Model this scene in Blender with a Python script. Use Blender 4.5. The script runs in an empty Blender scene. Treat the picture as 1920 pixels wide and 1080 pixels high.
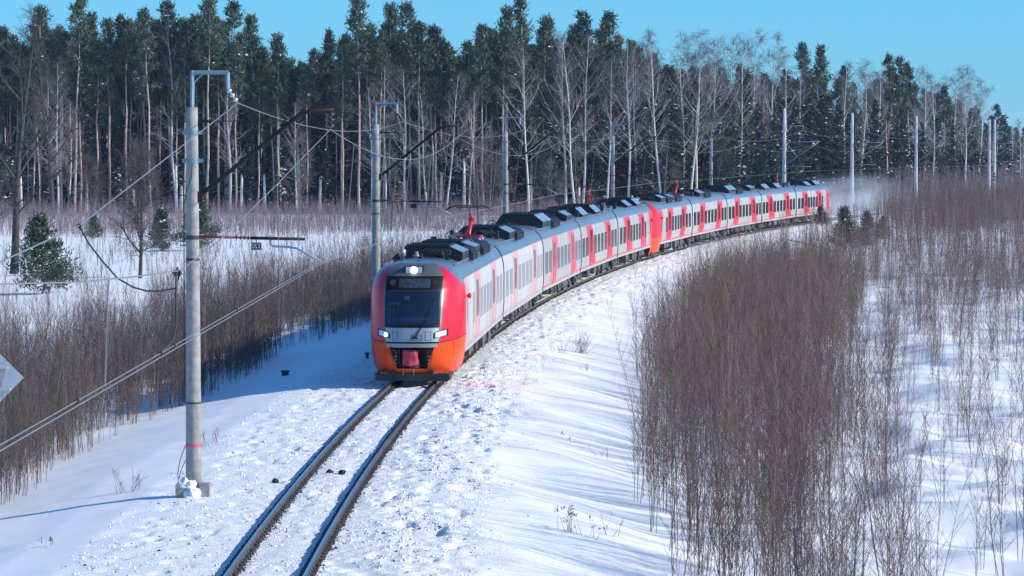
import bpy, math, random
import numpy as np
from mathutils import Vector, Matrix
S = bpy.context.scene
COL = S.collection
R_ = math.radians
rnd = random.Random(7)
nr = np.random.default_rng(11)

# ------------------------------------------------------------------ frame of the place
F = 5600.0; CAMZ = 8.57; HOR = 278.0
RAD = 1128.0; TX0 = -4.99
CXC, CYC = TX0 + RAD, 53.0
SUN_EL, SUN_AZ = R_(28), R_(8)          # azimuth: from +X turned towards the camera

def track(s, u=0.0):
    th = s / RAD
    return (TX0 + RAD * (1 - math.cos(th)) + u * math.cos(th), CYC + RAD * math.sin(th) - u * math.sin(th))
def us(x, y):
    dx = CXC - np.asarray(x, float); dy = np.asarray(y, float) - CYC
    return RAD - np.hypot(dx, dy), RAD * np.arctan2(dy, dx)
def at(px, py, d):
    return ((px - 960) * d / F, d, CAMZ - (py - HOR) * d / F)
def vnoise(x, y, seed=0):
    ix = np.floor(x); iy = np.floor(y); fx = x - ix; fy = y - iy
    fx = fx * fx * fx * (fx * (fx * 6 - 15) + 10); fy = fy * fy * fy * (fy * (fy * 6 - 15) + 10)
    def h(a, b):
        v = np.sin(a * 127.1 + b * 311.7 + seed * 74.7) * 43758.5453
        return v - np.floor(v)
    a = h(ix, iy); b = h(ix + 1, iy); c = h(ix, iy + 1); e = h(ix + 1, iy + 1)
    return (a + (b - a) * fx) + ((c + (e - c) * fx) - (a + (b - a) * fx)) * fy - 0.5
PU = [-400, -60, -30, -14, -10, -8.0, -6.2, -4.6, -3.4, -2.2, -1.2, -.86, -.66, 0, .66, .86, 1.2, 2.2, 3.2, 4.0, 5.0, 6.5, 8.2, 10, 14, 30, 60, 400]
PZ = [-1.9, -1.9, -1.8, -1.5, -1.15, -.80, -.46, -.24, -.16, -.15, -.17, -.185, -.175, -.145, -.175, -.185, -.17, -.12, -.14, -.22, -.40, -.70, -1.10, -1.5, -1.6, -1.45, -1.45, -1.5]
def sstep(a, b, v):
    t = np.clip((v - a) / (b - a), 0, 1); return t * t * (3 - 2 * t)
def ground(x, y, fine=False):
    x = np.asarray(x, float); y = np.asarray(y, float)
    u, s = us(x, y)
    uw = u + sstep(3.5, 6, np.abs(u)) * 0.45 * vnoise(s / 9, s * 0 + 3, 5)
    z = np.interp(uw, PU, PZ)
    fr = sstep(8.5, 12, u)
    z = z + fr * (0.55 * vnoise(x / 3.1, y / 4.2, 1) + 0.30 * vnoise(x / 1.3, y / 1.7, 2))
    fl = sstep(9, 12, -u)
    z = z + fl * (0.45 * vnoise(x / 6, y / 8, 3) + 0.12 * vnoise(x / 2, y / 2, 4))
    sh = sstep(3.6, 5, np.abs(u))
    z = z + sh * (0.05 * vnoise(x / 2.2, y / 3.2, 6) + 0.03 * vnoise(x / .8, y / 1.3, 7))
    wv = sstep(3.4, 5.2, u) * (1 - sstep(8.0, 10.5, u))
    z = z + wv * (.10 * np.sin(s / 1.9 + .5 * u + 2.2 * vnoise(s / 6, u / 5, 15)) + .16 * vnoise(s / 4.5, u / 4, 16))
    if fine:
        bal = 1 - sstep(1.8, 5.0, np.abs(u - .3) + 1.4 * vnoise(x / 1.3, y / 2.2, 52))
        rail = np.minimum(np.abs(u - .76), np.abs(u + .76))
        bal = bal * sstep(.06, .22, rail)
        z = z + bal * (0.06 * vnoise(x / .34, y / .42, 8) + 0.075 * vnoise(x / .19, y / .24, 9)) * (.35 + 1.3 * sstep(-.3, .25, vnoise(x / 1.4, y / 3.1, 10)))
        # trodden strip on the right of the track: pits and crumbs
        tr = sstep(1.3, 1.7, u) * (1 - sstep(3.4, 4.4, u))
        n = vnoise(x / .42, y / .6, 12)
        z = z - tr * 0.13 * sstep(.14, .32, n) + tr * .03 * sstep(.2, .4, vnoise(x / .3, y / .36, 14))
        tl = sstep(1.5, 2.0, -u) * (1 - sstep(3.2, 5.0, -u))
        z = z - tl * 0.06 * sstep(.16, .34, vnoise(x / .4, y / .55, 13))
    return z
def gz(x, y):
    return float(ground(np.array([x]), np.array([y]))[0])

# ------------------------------------------------------------------ materials
def mat(name, base, rough=.6, metal=0.0, var=0.0, vscale=3.0, bump=0.0, bscale=20.0, emit=None, spec=.5, coat=0.0, var2=None, stretch=None):
    m = bpy.data.materials.new(name); m.use_nodes = True
    nt = m.node_tree; b = nt.nodes['Principled BSDF']
    b.inputs['Base Color'].default_value = (*base, 1); b.inputs['Roughness'].default_value = rough
    b.inputs['Metallic'].default_value = metal; b.inputs['Specular IOR Level'].default_value = spec
    b.inputs['Coat Weight'].default_value = coat; b.inputs['Coat Roughness'].default_value = .06
    tc = nt.nodes.new('ShaderNodeTexCoord'); vec = tc.outputs['Object']
    if stretch:
        mp = nt.nodes.new('ShaderNodeMapping'); mp.inputs['Scale'].default_value = stretch
        nt.links.new(vec, mp.inputs[0]); vec = mp.outputs[0]
    if var or var2:
        n = nt.nodes.new('ShaderNodeTexNoise'); n.inputs['Scale'].default_value = vscale; n.inputs['Detail'].default_value = 5
        n.inputs['Roughness'].default_value = .65
        nt.links.new(vec, n.inputs['Vector'])
        cr = nt.nodes.new('ShaderNodeValToRGB'); nt.links.new(n.outputs['Fac'], cr.inputs[0])
        cr.color_ramp.elements[0].position = .32; cr.color_ramp.elements[1].position = .68
        lo = tuple(max(0, c * (1 - var)) for c in base); hi = tuple(min(1, c * (1 + var)) for c in base)
        if var2: lo, hi = base, var2
        cr.color_ramp.elements[0].color = (*lo, 1); cr.color_ramp.elements[1].color = (*hi, 1)
        nt.links.new(cr.outputs[0], b.inputs['Base Color'])
    if bump:
        n = nt.nodes.new('ShaderNodeTexNoise'); n.inputs['Scale'].default_value = bscale; n.inputs['Detail'].default_value = 4
        nt.links.new(vec, n.inputs['Vector'])
        bp = nt.nodes.new('ShaderNodeBump'); bp.inputs['Strength'].default_value = bump; bp.inputs['Distance'].default_value = .05
        nt.links.new(n.outputs['Fac'], bp.inputs['Height']); nt.links.new(bp.outputs[0], b.inputs['Normal'])
    if emit:
        b.inputs['Emission Color'].default_value = (*emit[0], 1); b.inputs['Emission Strength'].default_value = emit[1]
    return m
def leafmat(name, base, amt=.45, rough=.75, hue2=None):
    m = mat(name, base, rough, spec=.25)
    nt = m.node_tree; b = nt.nodes['Principled BSDF']
    g = nt.nodes.new('ShaderNodeNewGeometry'); oi = nt.nodes.new('ShaderNodeObjectInfo')
    a = nt.nodes.new('ShaderNodeMath'); a.operation = 'MULTIPLY_ADD'
    nt.links.new(g.outputs['Random Per Island'], a.inputs[0]); a.inputs[1].default_value = .6
    k = nt.nodes.new('ShaderNodeMath'); k.operation = 'MULTIPLY'; k.inputs[1].default_value = .4
    nt.links.new(oi.outputs['Random'], k.inputs[0]); nt.links.new(k.outputs[0], a.inputs[2])
    cr = nt.nodes.new('ShaderNodeValToRGB'); nt.links.new(a.outputs[0], cr.inputs[0])
    h2 = hue2 or base
    cr.color_ramp.elements[0].color = (*[c * (1 - amt) for c in base], 1)
    cr.color_ramp.elements[1].color = (*[min(1, c * (1 + amt)) for c in h2], 1)
    nt.links.new(cr.outputs[0], b.inputs['Base Color'])
    return m

def snow_material():
    m = mat('snow', (.93, .92, .90), .55, spec=.3)
    nt = m.node_tree; b = nt.nodes['Principled BSDF']
    L = nt.links.new
    tc = nt.nodes.new('ShaderNodeTexCoord')
    at_ = nt.nodes.new('ShaderNodeAttribute'); at_.attribute_name = 'rough'
    def noise(sc, det, rg=.6):
        n = nt.nodes.new('ShaderNodeTexNoise'); n.inputs['Scale'].default_value = sc; n.inputs['Detail'].default_value = det
        n.inputs['Roughness'].default_value = rg; L(tc.outputs['Object'], n.inputs['Vector']); return n
    n1 = noise(1.6, 6); n2 = noise(15, 8, .78); n3 = noise(5.2, 5, .75)
    # bump: faint everywhere, strong where the snow lies over ballast
    mm = nt.nodes.new('ShaderNodeMath'); mm.operation = 'MULTIPLY'; L(n2.outputs['Fac'], mm.inputs[0]); L(at_.outputs['Fac'], mm.inputs[1])
    ad = nt.nodes.new('ShaderNodeMath'); ad.operation = 'MULTIPLY_ADD'; L(n1.outputs['Fac'], ad.inputs[0]); ad.inputs[1].default_value = .12
    L(mm.outputs[0], ad.inputs[2])
    bp = nt.nodes.new('ShaderNodeBump'); bp.inputs['Strength'].default_value = .55; bp.inputs['Distance'].default_value = .15
    L(ad.outputs[0], bp.inputs['Height']); L(bp.outputs[0], b.inputs['Normal'])
    # dark ballast stones poking through
    cr = nt.nodes.new('ShaderNodeValToRGB'); L(n3.outputs['Fac'], cr.inputs[0])
    cr.color_ramp.elements[0].position = .645; cr.color_ramp.elements[0].color = (0, 0, 0, 1)
    cr.color_ramp.elements[1].position = .685; cr.color_ramp.elements[1].color = (1, 1, 1, 1)
    m2 = nt.nodes.new('ShaderNodeMath'); m2.operation = 'MULTIPLY'; L(cr.outputs[0], m2.inputs[0]); L(at_.outputs['Fac'], m2.inputs[1])
    mx = nt.nodes.new('ShaderNodeMixRGB'); L(m2.outputs[0], mx.inputs[0])
    mx.inputs[1].default_value = (.93, .92, .90, 1); mx.inputs[2].default_value = (.07, .065, .07, 1)
    L(mx.outputs[0], b.inputs['Base Color'])
    return m

M = {}
M['snow'] = snow_material()
M['snowlump'] = mat('clean_snow', (.91, .91, .91), .55, bump=.3, bscale=8, spec=.3)
M['concrete'] = mat('concrete', (.31, .295, .28), .85, var=.24, vscale=5, bump=.15, bscale=40)
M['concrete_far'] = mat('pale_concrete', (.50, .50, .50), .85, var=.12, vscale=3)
M['galv'] = mat('galvanised_steel', (.15, .25, .33), .5, .2, var=.12)
M['rust'] = mat('rusty_steel', (.018, .011, .010), .7, .2, var=.5, vscale=9)
M['redrust'] = mat('red_primer_steel', (.20, .045, .035), .7, .1, var=.4, vscale=9)
M['insul'] = mat('insulator', (.02, .016, .016), .25, coat=.4)
M['insulwhite'] = mat('glass_insulator', (.5, .55, .58), .2, coat=.5)
M['wire'] = mat('wire', (.21, .21, .22), .5, .3)
M['wiredark'] = mat('dark_cable', (.03, .03, .033), .6)
M['wirefar'] = mat('copper_wire', (.22, .21, .21), .55, .3)
M['pink'] = mat('pink_paint', (.75, .10, .16), .6, var=.15)
M['black'] = mat('black_paint', (.010, .011, .014), .35, spec=.2)
M['white'] = mat('white_paint', (.8, .8, .8), .5)
M['signback'] = mat('weathered_sheet_steel', (.50, .53, .56), .55, .1, var=.1, vscale=2.5)
M['signrust'] = mat('rust_streaks', (.42, .36, .30), .8, var=.35, vscale=9)
M['railside'] = mat('rail_side', (.085, .078, .080), .75, .2, var=.4, vscale=6)
M['railtop'] = mat('rail_head', (.42, .45, .50), .22, .85)
M['stone'] = mat('dark_stone', (.03, .03, .032), .85, var=.4, vscale=12)
M['grey'] = mat('light_grey_body_paint', (.37, .365, .36), .42, var=.13, vscale=1.3, coat=.05, stretch=(1, 1, .3))
M['greyfrost'] = mat('frosted_grey_body', (.43, .43, .43), .6, var=.16, vscale=1.1, stretch=(1, 1, .3))
M['red'] = mat('red_body_paint', (.66, .010, .035), .30, coat=.0, spec=.35, var=.10, vscale=2.2, bump=.02, bscale=3)
M['redband'] = mat('red_livery_paint', (.66, .018, .040), .4, coat=.05)
M['redfrost'] = mat('frosted_red_paint', (.58, .20, .21), .6, var2=(.52, .43, .43), vscale=1.1)
M['redhalf'] = mat('dusted_red_paint', (.64, .05, .08), .5, var2=(.58, .24, .25), vscale=.9)
M['orange'] = mat('orange_body_paint', (.74, .068, .003), .34, coat=.0, spec=.3, var=.14, vscale=2.6)
M['roof'] = mat('roof_panel', (.19, .25, .29), .30, .45, var=.10, vscale=1.6, stretch=(1, .3, 1))
M['facegrey'] = mat('front_grey_panel', (.135, .14, .145), .42, .3, var=.08, vscale=4)
M['facesilver'] = mat('front_silver_panel', (.38, .40, .42), .4, .45, var=.12, vscale=9, stretch=(6, 1, .4))
M['bumper'] = mat('bumper_steel', (.32, .34, .36), .45, .5, var=.1)
M['glass'] = mat('windscreen_glass', (.010, .018, .032), .07, spec=.6)
M['cabin'] = mat('cab_fitting', (.035, .055, .075), .5, var=.6, vscale=9, spec=.2)
M['window'] = mat('side_window_glass', (.010, .012, .018), .2, spec=.04)
M['windowfrost'] = mat('frosted_window_glass', (.25, .265, .28), .6, var=.15, vscale=2, spec=.15)
M['windowhalf'] = mat('dusted_window_glass', (.025, .028, .034), .3, var2=(.22, .23, .25), vscale=1.3, spec=.12)
M['dark'] = mat('dark_equipment', (.020, .023, .028), .5, var=.3, vscale=3)
M['panel'] = mat('dark_blue_grey_housing', (.014, .018, .024), .45, .0, spec=.3)
M['slope'] = mat('sky_tinted_slope', (.34, .44, .50), .28, .5, var=.08)  # pale blue puts the sky's reflection into the colour of the housing slopes
M['under'] = mat('underframe_dirt', (.030, .028, .028), .8, var2=(.17, .165, .165), vscale=2.6)
M['sill'] = mat('underframe_sill', (.40, .40, .40), .5, var=.15)
M['panto'] = mat('pantograph_red', (.62, .015, .03), .4)
M['tarp'] = mat('pink_red_tarpaulin', (.50, .045, .085), .75, var=.35, vscale=5, bump=.5, bscale=7)
M['lamp'] = mat('lit_lamp', (1, 1, 1), .3, emit=((1, .98, .92), 6))
M['lens'] = mat('headlight_lens', (.55, .62, .68), .15, coat=.5)
M['pinebark'] = mat('pine_bark', (.50, .38, .33), .9, var=.35, vscale=2.5, stretch=(3, 3, .6))
M['birchbark'] = mat('birch_bark', (.74, .70, .68), .75, var2=(.45, .42, .41), vscale=1.4, stretch=(1, 1, 2.2))
M['darkbark'] = mat('dark_bark', (.12, .10, .09), .9, var=.4, vscale=3)
M['twig'] = leafmat('birch_twig', (.125, .105, .105), .4)
M['limb'] = mat('birch_limb', (.42, .40, .39), .8, var=.3, vscale=2)
M['greytwig'] = leafmat('grey_twig', (.17, .145, .14), .4)
M['needle'] = leafmat('pine_needles', (.052, .080, .056), .5, hue2=(.078, .106, .066))
M['spruce'] = leafmat('spruce_needles', (.036, .056, .044), .5)
M['pineyoung'] = leafmat('young_pine_needles', (.052, .082, .048), .5)
M['sap'] = leafmat('sapling_twig', (.090, .057, .046), .5, hue2=(.145, .095, .076))
M['sapstem'] = leafmat('sapling_stem', (.062, .048, .046), .6, hue2=(.17, .135, .12))
M['sapL'] = leafmat('sapling_twig_left', (.080, .060, .053), .5, hue2=(.125, .095, .082))
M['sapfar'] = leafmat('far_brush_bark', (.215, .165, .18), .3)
M['weed'] = mat('dry_weed', (.15, .10, .08), .9)

# ------------------------------------------------------------------ mesh helpers
class MB:
    def __init__(s): s.v = []; s.f = []; s.m = []; s.sm = []
    def add(s, V, Fc, mi=0, sm=False):
        o = len(s.v); s.v += [tuple(p) for p in V]
        for f in Fc: s.f.append([i + o for i in f]); s.m.append(mi); s.sm.append(sm)
    def box(s, x0, x1, y0, y1, z0, z1, mi=0):
        s.add([(x0, y0, z0), (x1, y0, z0), (x1, y1, z0), (x0, y1, z0), (x0, y0, z1), (x1, y0, z1), (x1, y1, z1), (x0, y1, z1)],
              [(0, 3, 2, 1), (4, 5, 6, 7), (0, 1, 5, 4), (1, 2, 6, 5), (2, 3, 7, 6), (3, 0, 4, 7)], mi)
    def tube(s, pts, rad, k=6, mi=0, cap=True, sm=True):
        pts = [Vector(p) for p in pts]; n = len(pts)
        if not hasattr(rad, '__len__'): rad = [rad] * n
        V = []; prev = None
        for i in range(n):
            t = (pts[min(i + 1, n - 1)] - pts[max(i - 1, 0)]).normalized()
            if prev is None:
                a = Vector((0, 0, 1)) if abs(t.z) < .9 else Vector((1, 0, 0))
                a = (a - t * a.dot(t)).normalized()
            else:
                a = (prev - t * prev.dot(t)).normalized()
            prev = a; b = t.cross(a)
            for j in range(k):
                th = 2 * math.pi * j / k
                V.append(pts[i] + (a * math.cos(th) + b * math.sin(th)) * rad[i])
        Fc = [(i * k + j, i * k + (j + 1) % k, (i + 1) * k + (j + 1) % k, (i + 1) * k + j) for i in range(n - 1) for j in range(k)]
        s.add(V, Fc, mi, sm)
        if cap:
            o = len(s.v) - n * k
            s.f.append([o + j for j in reversed(range(k))]); s.m.append(mi); s.sm.append(False)
            s.f.append([o + (n - 1) * k + j for j in range(k)]); s.m.append(mi); s.sm.append(False)
    def prism(s, prof, y0, y1, mi=0):            # profile in x-z swept along y
        n = len(prof)
        V = [(x, y0, z) for x, z in prof] + [(x, y1, z) for x, z in prof]
        Fc = [(i, (i + 1) % n, n + (i + 1) % n, n + i) for i in range(n)]
        Fc.append(tuple(reversed(range(n)))); Fc.append(tuple(range(n, 2 * n)))
        s.add(V, [tuple(reversed(f)) for f in Fc] if False else Fc, mi)
    def grid(s, P, mi=0, sm=True):               # P[i][j]
        a, b = len(P), len(P[0]); V = [q for r in P for q in r]
        s.add(V, [(i * b + j, i * b + j + 1, (i + 1) * b + j + 1, (i + 1) * b + j) for i in range(a - 1) for j in range(b - 1)], mi, sm)
    def mesh(s, name, mats):
        me = bpy.data.meshes.new(name); me.from_pydata(s.v, [], s.f)
        for m in (mats if isinstance(mats, (list, tuple)) else [mats]): me.materials.append(m)
        me.polygons.foreach_set('material_index', s.m); me.polygons.foreach_set('use_smooth', s.sm); me.update()
        return me
    def build(s, name, mats, parent=None, loc=None):
        return link(name, s.mesh(name, mats), parent, loc)
def link(name, data, parent=None, loc=None):
    o = bpy.data.objects.new(name, data); COL.objects.link(o)
    if parent: o.parent = parent
    if loc is not None: o.location = loc
    return o
def tag(o, label=None, cat=None, group=None, kind=None):
    if label: o['label'] = label
    if cat: o['category'] = cat
    if group: o['group'] = group
    if kind: o['kind'] = kind
    return o
def thing(name, label, cat, loc=(0, 0, 0), rz=0, group=None):
    o = link(name, None, None, loc); o.rotation_euler.z = rz; o.empty_display_size = .5
    return tag(o, label, cat, group)
def kids(o): return [c for c in COL.objects if c.parent == o]
def npmesh(name, V, T, mats, mi=None, sm=False):
    V = np.ascontiguousarray(V, np.float32); T = np.ascontiguousarray(T, np.int32)
    k = T.shape[1]; me = bpy.data.meshes.new(name)
    me.vertices.add(len(V)); me.vertices.foreach_set('co', V.ravel())
    me.loops.add(T.size); me.loops.foreach_set('vertex_index', T.ravel())
    me.polygons.add(len(T)); me.polygons.foreach_set('loop_start', np.arange(0, T.size, k, dtype=np.int32))
    for m in (mats if isinstance(mats, (list, tuple)) else [mats]): me.materials.append(m)
    if mi is not None: me.polygons.foreach_set('material_index', np.ascontiguousarray(mi, np.int32))
    me.polygons.foreach_set('use_smooth', np.full(len(T), sm, bool))
    me.update(calc_edges=True); return me

# ------------------------------------------------------------------ ground
def lines(parts):
    out = []
    for a, b, st in parts: out += list(np.arange(a, b, st))
    return np.array(out)
ul = np.concatenate([-np.geomspace(4000, 40, 22), lines([(-39, -16, 1.2), (-16, -6, .3), (-6, -3.5, .14), (-3.5, 5, .085), (5, 9.5, .14), (9.5, 22, .3), (22, 40, .55), (40, 100, 1.6)]), np.geomspace(100, 1000, 10)])
sl = np.concatenate([lines([(-1100, -100, 60), (-100, 2, 3), (2, 48, .12), (48, 75, .17), (75, 130, .3), (130, 220, .6), (220, 420, 1.4), (420, 700, 6)]), np.geomspace(700, 2600, 14)])
U, SS = np.meshgrid(ul, sl, indexing='ij')
TH = SS / RAD
GX = CXC - (RAD - U) * np.cos(TH); GY = CYC + (RAD - U) * np.sin(TH)
GZ = ground(GX, GY, True)
na, nb = U.shape
idx = np.arange(na * nb).reshape(na, nb)
Q = np.stack([idx[:-1, :-1], idx[1:, :-1], idx[1:, 1:], idx[:-1, 1:]], -1).reshape(-1, 4)
me = npmesh('snow_ground', np.stack([GX, GY, GZ], -1).reshape(-1, 3), Q, M['snow'], sm=True)
ra = (1 - sstep(1.6, 5.6, np.abs(U - .45) + 2.2 * vnoise(GX / 1.1, GY / 2.0, 51))).reshape(-1)
a = me.attributes.new('rough', 'FLOAT', 'POINT'); a.data.foreach_set('value', ra.astype(np.float32))
tag(link('snow_ground', me), kind='structure')

# ------------------------------------------------------------------ track
tr = tag(link('railway_track', None), kind='structure'); tr['label'] = 'single railway track curving through the snow'
prof = [(-.075, -.19), (.075, -.19), (.02, -.15), (.012, -.06), (.037, -.045), (.037, -.004), (.03, 0), (-.03, 0), (-.037, -.004), (-.037, -.045), (-.012, -.06), (-.02, -.15)]
ss = np.concatenate([np.arange(-45, 130, 1.5), np.arange(130, 560, 4)])
for side in (-1, 1):
    b = MB(); n = len(prof); V = []; Fc = []
    for s in ss:
        for pu, pz in prof:
            x, y = track(s, side * .797 + pu); V.append((x, y, pz))
    b.add(V, [(i * n + j, i * n + (j + 1) % n, (i + 1) * n + (j + 1) % n, (i + 1) * n + j) for i in range(len(ss) - 1) for j in range(n)], 0)
    b.m = [1 if (q % n) == 6 else 0 for q in range(len(b.f))]
    b.build('rail', [M['railside'], M['railtop']], tr)
fb = MB()
for i in range(0, 470):
    s = -5 + i * .46
    for side in (-1, 1):
        for k in (-1, 1):
            x, y = track(s + rnd.uniform(-.02, .02), side * .797 + k * .115)
            w = .045; fb.box(x - w, x + w, y - .06, y + .06, -.19, -.07 + rnd.uniform(-.02, .01))
tag(fb.build('rail_fastening', M['railside'], tr), kind='stuff')

def crumbs(name, m, n, u, s_, size, sink, seed):
    g_ = np.random.default_rng(seed); th = s_ / RAD; x = CXC - (RAD - u) * np.cos(th); y = CYC + (RAD - u) * np.sin(th); z = ground(x, y, True)
    B = np.array([(1, 0, 0), (.3, .95, 0), (-.8, .6, 0), (-.8, -.6, 0), (.3, -.95, 0), (0, 0, .9)]); n = len(x)
    V = B[None] * g_.uniform(.6, 1.4, (n, 6, 1)) * size[:, None, None]; c, q = np.cos(g_.uniform(0, 6.28, n))[:, None], np.sin(g_.uniform(0, 6.28, n))[:, None]
    V = np.stack([V[:, :, 0] * c - V[:, :, 1] * q + x[:, None], V[:, :, 0] * q + V[:, :, 1] * c * 1.2 + y[:, None], V[:, :, 2] + z[:, None] - sink * size[:, None]], -1)
    T = np.array([(0, 1, 5), (1, 2, 5), (2, 3, 5), (3, 4, 5), (4, 0, 5)]); T = (T[None] + (np.arange(n) * 6)[:, None, None]).reshape(-1, 3)
    return link(name, npmesh(name, V.reshape(-1, 3), T, m))
gq = np.random.default_rng(77)
def spread(n, s1):
    s_ = 2 + (s1 - 2) * gq.uniform(0, 1, n) ** 1.3
    u = np.where(gq.uniform(0, 1, n) < .45, gq.normal(2.7, .85, n), gq.uniform(-4.6, 4.2, n)); k = np.abs(np.abs(u) - .797) > .16
    k &= (vnoise(u * 1.3, s_ * .6, 71) + gq.uniform(-.35, .35, n)) > -.08
    return u[k], s_[k]
u_, s_ = spread(26000, 120)
tag(crumbs('snow_crumbs', M['snowlump'], 0, u_, s_, np.clip(gq.lognormal(-3.75, .5, len(u_)), .010, .058), .15, 1), 'crumbs of broken snow strewn beside and between the rails', 'snow crumbs', kind='stuff')
u_, s_ = spread(5200, 90)
tag(crumbs('ballast_stones', M['stone'], 0, u_, s_, np.clip(gq.lognormal(-3.9, .3, len(u_)), .01, .045), .1, 2), 'dark ballast stones showing through the trodden snow', 'ballast', kind='stuff')
u_ = np.where(gq.uniform(0, 1, 3000) < .5, -.797, .797) + np.abs(gq.normal(.15, .05, 3000)); s_ = gq.uniform(2, 110, 3000)
tag(crumbs('ballast_stones', M['stone'], 0, u_, s_, np.clip(gq.lognormal(-3.7, .3, len(u_)), .012, .05), .0, 3), 'dark ballast stones along the right flank of each rail', 'ballast', kind='stuff')

def rock(r, seed):
    q = random.Random(seed); b = MB(); P = []
    for i in range(6):
        ph = math.pi * i / 5; row = []
        for j in range(9):
            th = 2 * math.pi * (j % 8) / 8
            h = random.Random(seed * 100 + i * 8 + (j % 8) if 0 < i < 5 else seed * 100 + i).uniform(.7, 1.15)
            row.append((r * h * math.sin(ph) * math.cos(th), r * h * math.sin(ph) * math.sin(th), r * .75 * h * math.cos(ph)))
        P.append(row)
    b.grid(P, 0, False); return b
for i, (px, py, lab, r) in enumerate([(617, 886, 'left one of two dark stones lying between the rails', .10), (641, 887, 'right one of two dark stones lying between the rails', .11), (515, 903, 'dark stone outside the left rail near the pole', .11)]):
    d = 8.67 * F / (py - HOR); x, y, z = at(px, py, d)
    tag(rock(r, i + 1).build('stone', M['stone'], None, (x, y, gz(x, y) + .05)), lab, 'stone', 'loose stones by the track')

# ------------------------------------------------------------------ train
HALF = [(1.68, 1.13), (1.72, 1.35), (1.74, 1.7), (1.74, 3.0), (1.71, 3.45), (1.63, 3.74)]
ROOF = [(1.63, 3.74), (1.57, 3.90), (1.46, 4.06), (1.25, 4.22), (.9, 4.33), (.45, 4.385), (0, 4.40)]
def wx(z): return float(np.interp(z, [p[1] for p in HALF], [p[0] for p in HALF]))
def side_quad(b, sx, ya0, ya1, yb0, yb1, z0, z1, off, n=6, mi=0):
    """patch on the car side from z0 (ya0..ya1) to z1 (yb0..yb1), standing off mm proud"""
    P = []; zz = sorted([z0, z1] + [p[1] for p in HALF if z0 + .01 < p[1] < z1 - .01]); n = len(zz) - 1
    for z in zz:
        t = (z - z0) / (z1 - z0)
        x = sx * (wx(z) + off); a = ya0 + (yb0 - ya0) * t; c = ya1 + (yb1 - ya1) * t
        P.append([(x, a, z), (x, c, z)] if sx < 0 else [(x, c, z), (x, a, z)])
    b.grid(P, mi, False)
    # a rim back to the body so it has thickness
    e = off + .01
    for row in (0, n):
        (p, q) = P[row]; b.add([p, q, (q[0] - sx * e, q[1], q[2]), (p[0] - sx * e, p[1], p[2])], [(0, 1, 2, 3)], mi)
    for c in (0, 1):
        for i in range(n):
            p, q = P[i][c], P[i + 1][c]; b.add([p, q, (q[0] - sx * e, q[1], q[2]), (p[0] - sx * e, p[1], p[2])], [(0, 1, 2, 3)], mi)
MESH = {}
def cached(key, fn):
    if key not in MESH: MESH[key] = fn()
    return MESH[key]
def housing(L, wtop=.85, h=.62, full=True):
    b = MB()
    prof = [(-1.34, 0), (-1.34, .06), (-wtop, h), (wtop, h), (1.36, .27), (1.36, 0)]
    b.prism(prof, 0, L, 0)
    b.add([(wtop + .02, .06, h + .006), (wtop + .02, L - .06, h + .006), (1.37, L - .06, .285), (1.37, .06, .285)], [(0, 3, 2, 1)], 1)
    b.add([(-wtop - .02, .06, h + .006), (-wtop - .02, L - .06, h + .006), (-1.335, L - .06, .085), (-1.335, .06, .085)], [(0, 1, 2, 3)], 1)
    b.box(-wtop, wtop, .12, L - .12, h + .003, h + .05, 0)
    for y in np.linspace(.35, L - .35, 4): b.box(-wtop + .05, wtop - .05, y - .02, y + .02, h + .053, h + .07, 2)
    return b.mesh('roof_housing', [M['panel'], M['slope'], M['dark']])
def fins(n):
    b = MB()
    for i in range(n):
        y = i * .62
        b.prism([(.95, 0), (1.5, -.16), (1.5, .12), (1.35, .3), (.95, .36)], y, y + .34, 0)
    return b.mesh('cooling_fins', [M['dark']])
def clutter(seed, L):
    q = random.Random(seed); b = MB()
    for i in range(int(L * 2.2)):
        x = q.uniform(-1.15, 1.05); y = q.uniform(.1, L - .3); w = q.uniform(.08, .3); l = q.uniform(.1, .45); h = q.uniform(.12, .45)
        if q.random() < .5: b.box(x - w / 2, x + w / 2, y, y + l, -.04, h, q.choice((0, 0, 1)))
        else:
            r = q.uniform(.06, .16)
            b.tube([(x, y, -.05), (x, y, h * .4), (x, y, h * .4 + .01), (x, y, h), (x, y, h + .01), (x, y, h + .12)], [r * .6, r * .6, r, r, r * .5, r * .5], 10, q.choice((0, 0, 0, 1)))
    for i in range(int(L * .8)):
        y = q.uniform(.2, L - .2); r = q.uniform(.12, .25); x = q.uniform(-.8, 1.05)
        b.tube([(x + r * math.cos(t), y, .12 + r + r * math.sin(t) * 1.0) for t in np.linspace(-.4, 3.5, 10)], .018, 5, 0)
    for k in range(5):
        x = .35 + k * .13; b.tube([(x, 0, .45), (x, L * .5, .28), (x, L, .1)], .02, 5, 0)
    return b.mesh('roof_gear', [M['dark'], M['bumper']])
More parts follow.
